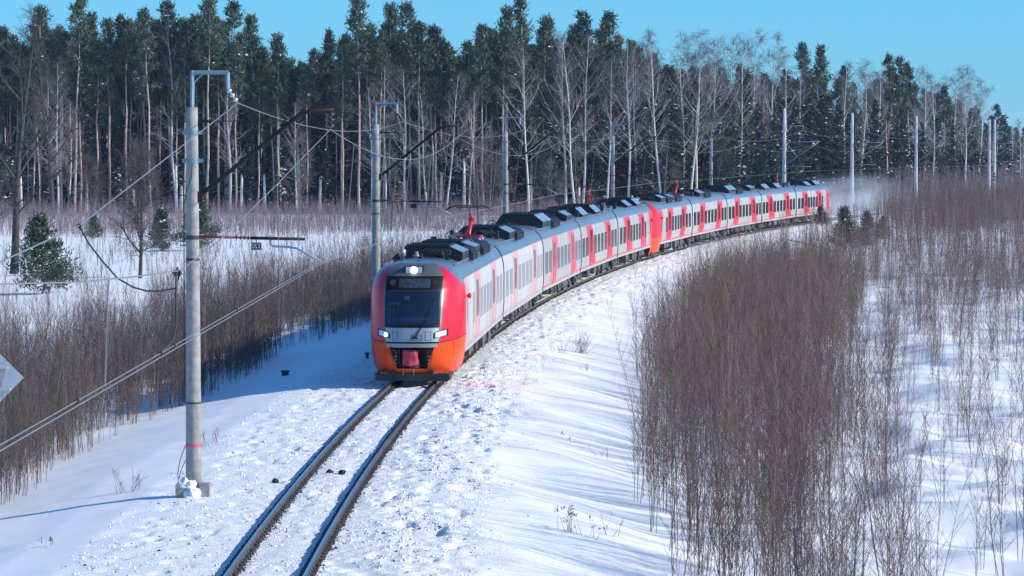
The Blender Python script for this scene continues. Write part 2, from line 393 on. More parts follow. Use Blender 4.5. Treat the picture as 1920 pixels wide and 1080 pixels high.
def pantograph(parent, y, flip):
    p = link('pantograph', None, parent, (0, y, 4.40)); p.rotation_euler.z = math.pi if flip else 0
    b = MB()
    for x in (-.5, .5): b.box(x - .04, x + .04, -.7, .9, .14, .20)
    for yy in (-.7, .2, .86): b.box(-.54, .54, yy, yy + .07, .13, .21)
    b.build('base_frame', M['panto'], p)
    c = MB()
    for x in (-.5, .5):
        for yy in (-.65, .8): c.tube([(x, yy, -.06), (x, yy, .02), (x, yy, .021), (x, yy, .08), (x, yy, .081), (x, yy, .13)], [.05, .05, .09, .09, .05, .05], 8)
    c.build('insulator', M['insulwhite'], p)
    b = MB(); b.tube([(0, -.45, .22), (0, .95, .90)], [.095, .08], 8); b.box(-.13, .12, .86, 1.04, .80, .99)
    b.build('lower_arm', M['panto'], p)
    b = MB(); b.tube([(0, .95, .90), (0, -.30, 1.50)], [.07, .045], 8); b.tube([(-.25, .3, .2), (0, .9, .78)], .018, 5)
    b.build('upper_arm', M['panto'], p)
    b = MB()
    for yy in (-.45, -.15):
        b.tube([(-1.05, yy, 1.36), (-.85, yy, 1.50), (-.6, yy, 1.565), (.6, yy, 1.565), (.85, yy, 1.50), (1.05, yy, 1.36)], .03, 6)
    b.box(-.55, .55, -.50, -.10, 1.475, 1.51)
    for x in (-.4, .4): b.tube([(x, -.5, 1.5), (x, -.3, 1.36), (x, -.1, 1.5)], .015, 5)
    b.build('collector_head', M['wiredark'], p)
def bogie_meshes():
    b = MB()
    for sx in (-1, 1):
        b.prism([(sx * .98, .42), (sx * 1.16, .42), (sx * 1.16, .66), (sx * .98, .66)] if sx > 0 else [(-1.16, .42), (-.98, .42), (-.98, .66), (-1.16, .66)], -1.7, 1.7)
        for y in (-1.3, 1.3):
            b.box(sx * 1.07 - .15, sx * 1.07 + .15, y - .24, y + .24, .34, .60)
            b.tube([(sx * 1.07, y + .36, .58), (sx * 1.07, y + .36, .92)], .11, 8)
            b.tube([(sx * 1.07, y - .36, .58), (sx * 1.07, y - .36, .92)], .11, 8)
        b.tube([(sx * 1.07, 0, .66), (sx * 1.07, 0, 1.0)], .26, 12)
        b.tube([(sx * 1.28, -.9, .62), (sx * 1.28, -.3, .8)], .05, 6)
        b.box(sx * 1.22 - .04, sx * 1.22 + .04, .4, .9, .5, .82)
    b.box(-1.0, 1.0, -.35, .35, .45, .75)
    w = MB()
    def ring(x0, x1, r): w.tube([(x0, 0, 0), (x1, 0, 0)], r, 20)
    ring(.66, .72, .46); ring(.72, .86, .425); ring(.86, .95, .14)
    ring(-.72, -.66, .46); ring(-.86, -.72, .425); ring(-.95, -.86, .14); ring(-.66, .66, .09)
    return b.mesh('bogie', [M['under']]), w.mesh('wheelset', [M['under']])
BOG, WHL = bogie_meshes()
def bogie(parent, y):
    o = link('bogie', BOG, parent, (0, y, 0))
    for k in (-1, 1): link('wheelset', WHL, o, (0, k * 1.3, .425))
def underboxes(seed, y0, y1):
    q = random.Random(seed); b = MB(); y = y0
    while y < y1 - .5:
        l = min(q.uniform(.5, 1.9), y1 - y); zb = q.uniform(.38, .62)
        for sx in (-1, 1):
            x1_ = q.uniform(1.35, 1.62); b.box(*sorted((sx * .35, sx * x1_)), y, y + l - .12, zb, 1.02)
            if q.random() < .6:
                b.tube([(sx * (x1_ + .02), y + .1, zb + .12), (sx * (x1_ + .02), y + l * .6, zb + .12)], .05, 6)
        y += l + q.uniform(.05, .5)
    return b.mesh('underfloor_equipment', [M['under']])

def car_mats(fr):
    if fr == 2: return M['greyfrost'], M['redfrost'], M['windowfrost']
    if fr == 1: return M['grey'], M['redhalf'], M['windowhalf']
    return M['grey'], M['redband'], M['window']
def car_shell(parent, y0, y1, fr):
    g, r, w = car_mats(fr)
    def shell():
        b = MB(); ys = [y0, y1]
        pr = [(-x, z) for x, z in reversed(HALF)] + HALF
        n = len(HALF)
        for sx in (1, -1):
            P = [[(sx * x, y0, z), (sx * x, y1, z)] for x, z in HALF]
            if sx > 0: P = [list(reversed(row)) for row in P]
            b.grid(P, 0, False)
        full = [(x, z) for x, z in HALF] + [(x, z) for x, z in ROOF[1:]]
        loop = full + [(-x, z) for x, z in reversed(full[:-1])]
        for y, rev in ((y0, False), (y1, True)):
            V = [(x * .995, y + (.01 if not rev else -.01), z) for x, z in loop]
            f = list(range(len(V))); b.add(V, [f if not rev else f[::-1]], 1)
        b.add([(-1.66, y0, 1.13), (1.66, y0, 1.13), (1.66, y1, 1.13), (-1.66, y1, 1.13)], [(0, 1, 2, 3)], 1)
        return b.mesh('car_body', [g, M['black']])
    link('car_body', cached(('shell', y0, y1, fr), shell), parent)
    def roof():
        b = MB(); loop = ROOF + [(-x, z) for x, z in reversed(ROOF[:-1])]
        P = [[(x, y1, z), (x, y0, z)] for x, z in loop]; b.grid(P, 0, True)
        for sx in (-1, 1):
            b.box(*sorted((sx * 1.60, sx * 1.66)), y0, y1, 3.715, 3.765, 1)
            for k in range(int((y1 - y0) / .5)):
                b.box(*sorted((sx * 1.30, sx * 1.34)), y0 + k * .5, y0 + k * .5 + .28, 4.2, 4.27, 1)
        return b.mesh('roof', [M['roof'], M['bumper']])
    link('roof', cached(('roof', y0, y1), roof), parent)
    def sill():
        b = MB()
        for sx in (-1, 1): b.box(*sorted((sx * 1.60, sx * 1.70)), y0 + .02, y1 - .02, .98, 1.126)
        return b.mesh('sill', [M['sill']])
    link('sill', cached(('sill', y0, y1), sill), parent)
    def line():
        b = MB()
        for sx in (-1, 1): side_quad(b, sx, y0 + .03, y1 - .03, y0 + .03, y1 - .03, 1.15, 1.24, .003, 1)
        return b.mesh('red_stripe', [r])
    link('red_stripe', cached(('line', y0, y1, fr), line), parent)
def car_window(parent, sx, ya, yb, z0, z1, m, name='window'):
    def mk():
        b = MB(); side_quad(b, sx, 0, yb - ya, 0, yb - ya, z0, z1, .006, 3); return b.mesh(name, [m])
    link(name, cached((name, sx, round(yb - ya, 3), z0, z1, m.name), mk), parent, (0, ya, 0))
def car_door(parent, y, lean, fr):
    """one doorway on both sides: the red livery band leaning forward or back behind it"""
    g, r, w = car_mats(fr)
    for sx in (1, -1):
        def band():
            b = MB(); k = .9 * lean
            side_quad(b, sx, -1.9 - k, 1.9 - k, -1.9 + k, 1.9 + k, 1.25, 3.70, .003, 6); return b.mesh('red_band', [r])
        link('red_band', cached(('band', sx, lean, fr), band), parent, (0, y, 0))
        def leaf():
            b = MB(); side_quad(b, sx, -.72, -.012, -.72, -.012, 1.17, 3.52, .012, 6); side_quad(b, sx, .012, .72, .012, .72, 1.17, 3.52, .012, 6); return b.mesh('door', [r])
        d = link('door', cached(('leaf', sx, fr), leaf), parent, (0, y, 0))
        dm = M['windowhalf'] if fr == 2 else w
        def pane():
            b = MB(); side_quad(b, sx, -.60, -.06, -.60, -.06, 2.0, 3.42, .017, 4); side_quad(b, sx, .06, .60, .06, .60, 2.0, 3.42, .017, 4); return b.mesh('door_window', [dm])
        link('door_window', cached(('pane', sx, fr), pane), d)
        def post():
            b = MB(); side_quad(b, sx, 0, .04, 0, .04, 1.17, 3.56, .016, 6)
            return b.mesh('door_frame', [M['dark'] if fr != 2 else M['sill']])
        for yy in (-.78, .74): link('door_frame', cached(('post', sx, fr), post), d, (0, yy, 0))

NB = 3.3                                            # length of the rounded nose
NP = 2.7
def n_y0(z): return float(np.interp(z, [.38, .7, 1.1, 1.6, 2.1, 2.8, 3.4, 3.8, 4.0, 4.18, 4.32, 4.40], [.42, .16, .0, .0, .10, .30, .56, .86, 1.10, 1.42, 1.85, 2.6]))
def n_w(z): return float(np.interp(z, [.38, .55, .8, 1.13, 1.35, 1.7, 3.0, 3.45, 3.74, 3.90, 4.06, 4.22, 4.33, 4.385, 4.40], [1.50, 1.60, 1.66, 1.70, 1.72, 1.74, 1.74, 1.71, 1.63, 1.57, 1.46, 1.25, .9, .45, 0.02]))
def nose(phi, z, off=0.0):
    s = math.sin(phi); c = math.cos(phi)
    def P(ph, zz):
        s = math.sin(ph); c = abs(math.cos(ph))
        return Vector((n_w(zz) * math.copysign(abs(s) ** (2 / NP), s), n_y0(zz) + (NB - n_y0(zz)) * (1 - c ** (2 / NP)), zz))
    p = P(phi, z)
    if off:
        e = 1e-3
        n = (P(min(phi + e, math.pi / 2), z) - P(max(phi - e, -math.pi / 2), z)).cross(P(phi, min(z + .01, 4.39)) - P(phi, z - .01))
        if n.length > 1e-9: p = p + n.normalized() * off
    return p
def phix(x, z):
    q = min(1, abs(x) / n_w(z)); return math.copysign(math.asin(q ** (NP / 2)), x)
def npatch(b, zs, f0, f1, nx, off=0.0, mi=0, rim=0.0):
    P = [[nose(f0(z) + (f1(z) - f0(z)) * j / nx, z, off) for j in range(nx + 1)] for z in zs]
    b.grid(P, mi, True)
    if rim:
        for A in (P[0], P[-1], [r[0] for r in P], [r[-1] for r in P]):
            b.grid([A, [q + Vector((0, rim, 0)) for q in A]], mi, False)
def FB(z): return math.asin(float(np.interp(z, [1.5, 3.9, 4.4], [.585, .66, .75])) ** (NP / 2))
HP = math.pi / 2
def zb(phi): return 1.50 + .20 * (abs(phi) / HP) ** 1.5
def cab_meshes():
    out = []
    # red flanks
    b = MB()
    for sg in (1, -1):
        P = []
        for i in range(37):
            t = i / 36; row = []
            for j in range(15):
                z_top = 4.34; 
                zz0 = t
                ph0 = FB(1.6 + (z_top - 1.6) * t)
                zc = 1.6 + (z_top - 1.6) * t
                phr = HP if zc < 3.5 else HP + (ph0 - HP) * ((zc - 3.5) / (z_top - 3.5)) ** .8
                ph = ph0 + (phr - ph0) * j / 14
                z = zb(ph) + (z_top - zb(ph)) * t
                row.append(nose(sg * ph, z))
            P.append(row if sg > 0 else row[::-1])
        b.grid(P, 0, True)
    out.append(('red_flank', b.mesh('red_flank', [M['red']])))
    # blue grey shoulder behind the red
    b = MB()
    for sg in (1, -1):
        P = []
        for i in range(25):
            t = i / 24; z = 3.5 + (4.34 - 3.5) * t
            ph0 = FB(z); phr = HP + (ph0 - HP) * t ** .8
            row = [nose(sg * (phr + (HP - phr) * j / 10), z) for j in range(11)]
            P.append(row if sg > 0 else row[::-1])
        b.grid(P, 0, True)
    zs = [4.34, 4.36, 4.375, 4.388, 4.398]
    npatch(b, zs, lambda z: -HP, lambda z: HP, 30)
    out.append(('cab_roof', b.mesh('cab_roof', [M['roof']])))
    # grey face
    b = MB(); npatch(b, list(np.linspace(1.5, 4.34, 40)), lambda z: -FB(z), FB, 24)
    out.append(('face_panel', b.mesh('face_panel', [M['facegrey']])))
    b = MB(); npatch(b, list(np.linspace(1.56, 2.06, 6)), lambda z: -phix(.96, z), lambda z: phix(.96, z), 24, .006, 0, .03)
    for x0, x1 in ((-.70, -.50), (.50, .70), (0, .38)):
        zr = (1.62, 1.92) if x0 else (1.62, 1.80)
        for x in (x0, x1): b.tube([nose(phix(x + 1e-4, z), z, .008) for z in zr], .008, 4, 1)
        for z in zr: b.tube([nose(phix(x0 + 1e-4, z), z, .008), nose(phix(x1, z), z, .008)], .008, 4, 1)
    out.append(('silver_panel', b.mesh('silver_panel', [M['facesilver'], M['dark']])))
    # black surround and glass
    b = MB(); npatch(b, list(np.linspace(2.07, 3.90, 20)), lambda z: -phix(1.0, z), lambda z: phix(1.0 + .03 * (z - 2), z), 24, .010, 0, .03)
    out.append(('windscreen_surround', b.mesh('windscreen_surround', [M['black']])))
    b = MB(); npatch(b, list(np.linspace(2.16, 3.36, 16)), lambda z: -phix(.94, z), lambda z: phix(.94 + .03 * (z - 2), z), 24, .020, 0, .02)
    out.append(('windscreen', b.mesh('windscreen', [M['glass']])))
    b = MB()
    npatch(b, list(np.linspace(3.48, 3.80, 6)), lambda z: -phix(.5, z), lambda z: phix(.62, z), 14, .018, 0, .01)
    for x in (-.72, .80):
        c = nose(phix(x, 3.66), 3.66, .02); b.tube([c, c + Vector((0, -.012, .006))], .12, 12, 1)
    b.tube([nose(phix(x, 3.37), 3.37, .03) for x in np.linspace(-.94, .96, 14)], .022, 5, 1)
    # things seen behind the glass: desk edge and switch boxes
    npatch(b, list(np.linspace(2.26, 2.44, 3)), lambda z: phix(-.9, z), lambda z: phix(.6, z), 14, .0215, 2)
    for x0, x1, z0, z1 in ((-.86, -.76, 2.86, 2.96), (-.72, -.58, 2.86, 2.98), (-.55, -.42, 2.86, 2.98), (-.82, -.5, 2.62, 2.76), (-.28, -.1, 3.06, 3.2)):
        npatch(b, [z0, z1], lambda z: phix(x0, z), lambda z: phix(x1, z), 2, .0215, 3)
    out.append(('destination_display', b.mesh('destination_display', [M['cabin'], M['wiredark'], mat('desk_edge', (.012, .03, .075), .3), mat('switch_box', (.035, .05, .065), .5)])))
    # orange skirt
    b = MB()
    def xo(z): return float(np.interp(z, [.56, 1.36], [.54, .80]))
    for sg in (1, -1):
        P = []
        for z in np.linspace(.57, 1.36, 12):
            p0 = phix(xo(z), z); row = [nose(sg * (p0 + (HP - p0) * j / 16), z) for j in range(17)]; P.append(row if sg > 0 else row[::-1])
        b.grid(P, 0, True)
        P = []
        for t in np.linspace(0, 1, 4):
            row = []
            for j in range(17):
                p0 = phix(.80, 1.36); ph = p0 + (HP - p0) * j / 16; row.append(nose(sg * ph, 1.36 + (zb(ph) - 1.36) * t))
            P.append(row if sg > 0 else row[::-1])
        b.grid(P, 0, True)
    npatch(b, [.38, .44, .50, .57], lambda z: -HP, lambda z: HP, 30)
    out.append(('orange_skirt', b.mesh('orange_skirt', [M['orange']])))
    b = MB()
    for sg in (1, -1):
        b.tube([nose(sg * (FB(1.5) + (HP - FB(1.5)) * j / 14), zb(FB(1.5) + (HP - FB(1.5)) * j / 14), .0) for j in range(15)], .016, 5)
        b.tube([nose(sg * phix(xo(z) + .12 * (1.36 - z), z), z, .001) for z in np.linspace(.57, 1.5, 8)], .008, 4)
        b.tube([nose(sg * phix(1.45, z), z, .001) for z in np.linspace(.40, 1.55, 8)], .006, 4)
    b.tube([nose(-phix(.96, 1.52) + 2 * phix(.96, 1.52) * j / 14, 1.525, .006) for j in range(15)], .028, 5)
    out.append(('panel_seam', b.mesh('panel_seam', [M['black']])))
    b = MB(); npatch(b, [1.36, 1.43, 1.50], lambda z: -phix(.90, z), lambda z: phix(.90, z), 14, .05, 0, .1)
    npatch(b, [1.38, 1.48], lambda z: -phix(.45, z), lambda z: phix(.45, z), 8, .085, 0, .06)
    out.append(('bumper_beam', b.mesh('bumper_beam', [M['bumper']])))
    # dark well of the coupler
    b = MB(); fr = [nose(phix(x, z), z) for x, z in ((-.80, 1.36), (.80, 1.36), (.54, .57), (-.54, .57))]
    bk = [Vector((p.x * .95, .95, p.z)) for p in fr]
    b.add(fr + bk, [(4, 5, 6, 7), (0, 1, 5, 4), (1, 2, 6, 5), (2, 3, 7, 6), (3, 0, 4, 7)], 0)
    b.box(-.53, -.46, .55, .7, .58, 1.35, 1); b.box(.46, .53, .55, .7, .58, 1.35, 1); b.box(-.47, .47, .55, .65, .62, .68, 1)
    for sx in (-1, 1):
        for k in range(4): b.box(*sorted((sx * .56, sx * .66)), .35, .6, .72 + .13 * k, .79 + .13 * k, 2)
        b.tube([(sx * .68, .3, 1.2), (sx * .68, .7, 1.2)], .11, 10, 1)
    b.tube([(-.2, .2, .72), (-.05, .12, .64), (.2, .15, .66), (.33, .3, .78)], .03, 6, 1); b.tube([(.02, .2, .7), (.12, .1, .62), (.25, .2, .62)], .03, 6, 1)
    for x in (-.3, .08): b.tube([(x, .1, .72), (x, .1, .33)], .008, 4, 2)
    out.append(('coupler_well', b.mesh('coupler_well', [M['black'], M['dark'], M['sill']])))
    # wrapped coupler head
    b = MB(); P = []
    q = random.Random(3)
    for i, z in enumerate(np.linspace(.70, 1.25, 8)):
        row = []
        for j in range(17):
            th = 2 * math.pi * (j % 16) / 16; w = .29 + .02 * math.sin(i * 1.3) + (-.04 if i in (0,) else 0)
            k = 1 + .07 * math.sin(3 * th + i)
            row.append((-.05 + w * k * math.copysign(abs(math.cos(th)) ** .45, math.cos(th)), .28 + .30 * k * math.copysign(abs(math.sin(th)) ** .6, math.sin(th)), z + .015 * math.sin(5 * th)))
        P.append(row)
    b.grid(P, 0, True)
    b.f.append([len(b.v) - 17 + j for j in range(16)]); b.m.append(0); b.sm.append(False)
    out.append(('coupler_cover', b.mesh('coupler_cover', [M['tarp']])))
    b = MB(); V = []
    b.prism([(-1.30, .12), (1.30, .12), (1.36, .39), (-1.36, .39)], .34, .42)
    for sx in (-1, 1):
        b.box(*sorted((sx * 1.28, sx * 1.36)), .42, 1.5, .14, .39)
        b.box(*sorted((sx * .55, sx * .75)), .42, .9, .30, .6)
    for x in np.linspace(-1.1, 1.1, 8): b.tube([(x, .33, .30), (x, .345, .30)], .02, 6)
    out.append(('snow_plough', b.mesh('snow_plough', [M['dark']])))
    return out
def lamp_parts(cab):
    # roof headlight box
    def box():
        b = MB(); y = n_y0(4.06) - .05
        b.box(-.34, .34, y, y + .55, 3.97, 4.27, 0); b.box(-.30, .30, y - .012, y - .002, 4.0, 4.24, 1); return b.mesh('headlight', [M['black'], M['lens']])
    h = link('headlight', cached('hl_box', box), cab); h['label'] = 'square headlight above the windscreen'
    def lit():
        b = MB(); y = n_y0(4.06) - .065; b.tube([(-.01, y, 4.12), (-.01, y - .01, 4.12)], .125, 20); return b.mesh('bulb', [M['lamp']])
    link('bulb', cached('hl_bulb', lit), h)
    for sx in (1, -1):
        def frame():
            b = MB()
            def xa(z): return .80 + .10 * (z - 1.70)
            zs = [1.68, 1.78, 1.88, 1.98]
            P = []; q = []
            for j in range(9):
                x = .78 + .50 * j / 8; lo = 1.66 + .11 * j / 8; hi = 1.90 + .12 * j / 8
                if j == 0: hi -= .05
                P.append([nose(sx * phix(x, z), z, .012) for z in np.linspace(lo, hi, 4)]); q.append([nose(sx * phix(x, z), z, .020) for z in np.linspace(lo + .03, hi - .03, 4)])
            if sx > 0: P = P[::-1]; q = q[::-1]
            b.grid(P, 0, True); b.grid(q[1:-1], 1, True); return b.mesh('headlight', [M['black'], M['lens']])
        o = link('headlight', cached(('hl', sx), frame), cab)
        def bulb():
            b = MB(); c = nose(sx * phix(.94, 1.80), 1.80, .026); n = (nose(sx * phix(.96, 1.80), 1.80, .036) - c)
            b.tube([c, c + n], .075, 16); return b.mesh('bulb', [M['lamp']])
        link('bulb', cached(('hlb', sx), bulb), o)
def wiper():
    b = MB()
    a = nose(phix(.12, 1.72), 1.72, .05); c = nose(phix(.62, 2.62), 2.62, .05); e = nose(phix(.80, 3.15), 3.15, .04); g = nose(phix(.50, 2.25), 2.25, .04)
    b.tube([a, c], .014, 5); b.tube([a + Vector((.04, 0, 0)), c + Vector((.03, 0, 0))], .010, 5); b.tube([g, c, e], .012, 5)
    b.tube([a, a + Vector((0, -.03, 0))], .05, 8); b.box(a.x - .12, a.x + .12, a.y - .02, a.y + .03, 1.68, 1.73)
    return b.mesh('windscreen_wiper', [M['black']])
CAB = cab_meshes(); CABX = {'redfrost': None}
LE, LM = 25.8, 24.7
def end_car(name, label, s0, s1, rear, fr, lit=True, g=None):
    x0, y0 = track(s0); x1, y1 = track(s1)
    if rear: x0, y0, x1, y1 = x1, y1, x0, y0
    rz = math.atan2(-(x1 - x0), (y1 - y0)); L = math.hypot(x1 - x0, y1 - y0)
    t = thing(name, label, 'train car', (x0, y0, 0), rz, g)
    car_shell(t, NB, 25.5, fr)
    gm, rm, wm = car_mats(fr)
    cab = link('driving_cab', None, t)
    for n, me_ in CAB: link(n, me_, cab)
    lamp_parts(cab); link('windscreen_wiper', cached('wiper', wiper), cab)
    # cab side: red post, slit window, cab door
    for sx in (1, -1):
        k = 1
        def fl():
            b = MB(); side_quad(b, sx, NB, NB + .75, NB, NB + 1.5, 1.25, 3.70, .003, 6); return b.mesh('red_band', [rm])
        link('red_band', cached(('cabband', sx, fr), fl), t)
        car_window(t, sx, NB + .55, NB + .85, 2.0, 2.95, M['window'] if fr < 2 else M['windowhalf'])
        def dr():
            b = MB(); side_quad(b, sx, 0, .62, 0, .62, 1.17, 3.35, .010, 6); return b.mesh('cab_door', [gm])
        d = link('cab_door', cached(('cabdoor', sx, fr), dr), t, (0, NB + 1.35, 0))
        def hd():
            b = MB()
            for yy in (.0, .60): side_quad(b, sx, yy - .03, yy + .01, yy - .03, yy + .01, 1.2, 3.3, .014, 6)
            return b.mesh('handrail', [M['bumper']])
        link('handrail', cached(('hand', sx), hd), d)
        car_window(t, sx, 6.9, 7.9, 1.85, 3.02, wm)
        for y in (10.9, 12.8, 14.7, 16.5): car_window(t, sx, y, y + 1.35, 1.85, 3.02, wm)
        for y in (20.8, 23.0): car_window(t, sx, y, y + 1.6, 1.85, 3.02, wm)
        def lamp():
            b = MB(); x = sx * 1.74; b.tube([(x, 0, 0), (x + sx * .10, -.02, .02), (x + sx * .16, -.03, .02)], [.03, .11, .10], 10); return b.mesh('tail_lamp', [M['red']])
        link('side_camera', cached(('slamp', sx), lamp), t, (0, NB + .35, 3.05))
    car_door(t, 9.4, 1, fr); car_door(t, 19.0, 1, fr)
    link('roof_housing', cached('h36', lambda: housing(3.2, .85, .50)), t, (0, 6.6, 4.30))
    link('cooling_fins', cached('f5', lambda: fins(5)), t, (0, 10.2, 4.30))
    link('roof_housing', cached('h30', lambda: housing(3.0, .8, .46)), t, (0, 13.0, 4.30))
    link('cooling_fins', cached('f7', lambda: fins(7)), t, (0, 16.3, 4.30))
    link('roof_gear', cached('g1', lambda: clutter(4, 3.6)), t, (0, 21.5, 4.34))
    link('roof_gear', cached('g2', lambda: clutter(9, 2.6)), t, (0, 4.4, 4.32))
    bogie(t, 5.0); bogie(t, 22.2)
    link('underfloor_equipment', cached('ub_e', lambda: underboxes(5, 7.3, 19.8)), t)
    gangway(t, 25.5)
    return t
def gangway(t, y):
    def mk():
        b = MB(); P = []
        for i in range(9):
            yy = i * .085; k = .93 if i % 2 else .90
            full = HALF + ROOF[1:]; loop = full + [(-x, z) for x, z in reversed(full[:-1])]
            P.append([(x * k, yy, 1.15 + (z - 1.15) * (.97 if i % 2 else .955)) for x, z in loop])
        b.grid(P, 0, False); return b.mesh('gangway_bellows', [M['wiredark']])
    link('gangway_bellows', cached('gang', mk), t, (0, y, 0))
def mid_car(name, label, s0, s1, rear, fr, roofset, leans, g=None):
    x0, y0 = track(s0); x1, y1 = track(s1)
    if rear: x0, y0, x1, y1 = x1, y1, x0, y0
    rz = math.atan2(-(x1 - x0), (y1 - y0))
    t = thing(name, label, 'train car', (x0, y0, 0), rz, g)
    e = 24.45; car_shell(t, .28, e, fr)
    gm, rm, wm = car_mats(fr)
    for sx in (1, -1):
        ys = [(1.0, 1.6), (3.2, 1.6), (8.2, 1.6), (10.5, 1.6), (12.8, 1.6), (15.1, 1.6), (20.3, 1.6), (22.5, 1.5)]
        for y, w in ys: car_window(t, sx, y, y + w, 1.85, 3.02, wm)
    car_door(t, 6.5, leans[0], fr); car_door(t, 18.5, leans[1], fr)
    for kind, y in roofset:
        if kind == 'big': link('roof_housing', cached('hb', lambda: housing(5.2, .86, .66)), t, (0, y, 4.30))
        if kind == 'mid': link('roof_housing', cached('hm', lambda: housing(3.6, .85, .52)), t, (0, y, 4.30))
        if kind == 'fin': link('cooling_fins', cached('f7', lambda: fins(7)), t, (0, y, 4.30))
        if kind == 'gear': link('roof_gear', cached('g1', lambda: clutter(4, 3.6)), t, (0, y, 4.34))
        if kind == 'gear2': link('roof_gear', cached('g3', lambda: clutter(21, 4.2)), t, (0, y, 4.34))
        if kind == 'panto': pantograph(t, y, False)
        if kind == 'pantor': pantograph(t, y, True)
    bogie(t, 3.4); bogie(t, 21.3)
    link('underfloor_equipment', cached('ub_m', lambda: underboxes(8, 5.9, 18.9)), t)
    gangway(t, e)
    return t
GT = 'cars of the red and grey commuter train'
R2 = [('panto', 2.0), ('gear2', 3.2), ('mid', 7.6), ('fin', 10.6), ('gear', 17)]
R3 = [('big', 3.6), ('fin', 8.6), ('gear', 14.5), ('mid', 18.6)]
R4 = [('panto', 2.4), ('gear2', 3.6), ('mid', 8.0), ('fin', 11.8), ('mid', 16.5), ('gear', 20.4)]
def trainset(s, first):
    a = s
    if first: labs = ['leading train car with lit headlights and an orange lower front facing the camera', 'frost whitened second train car right behind the leading cab car', 'third train car of the nearer set, with a big dark box on its roof', 'fourth train car of the nearer set, with a raised red pantograph', 'cab car ending the nearer set, coupled nose to nose with the farther one']
    else: labs = ['front cab car of the farther set, its orange nose behind the nearer set', 'second train car of the farther set, with a raised red pantograph over its near end', 'middle train car of the farther set with a big dark box on its roof', 'fourth train car of the farther set, its red bands leaning backwards', 'tail cab car at the far end of the train, before the cloud of snow dust']
    fr = (2, 2, 1, 0, 0) if first else (0, 0, 0, 0, 0)
    end_car('train_car', labs[0], a, a + LE, False, fr[0], True, GT); a += LE
    mid_car('train_car', labs[1], a, a + LM, False, fr[1], R2, (1, 1), GT); a += LM
    mid_car('train_car', labs[2], a, a + LM, False, fr[2], R3, (1, -1), GT); a += LM
    mid_car('train_car', labs[3], a, a + LM, True, fr[3], R4, (1, 1), GT); a += LM
    end_car('train_car', labs[4], a, a + LE, True, fr[4], False, GT); a += LE
    return a
END = trainset(trainset(55.0, True) + .1, False)

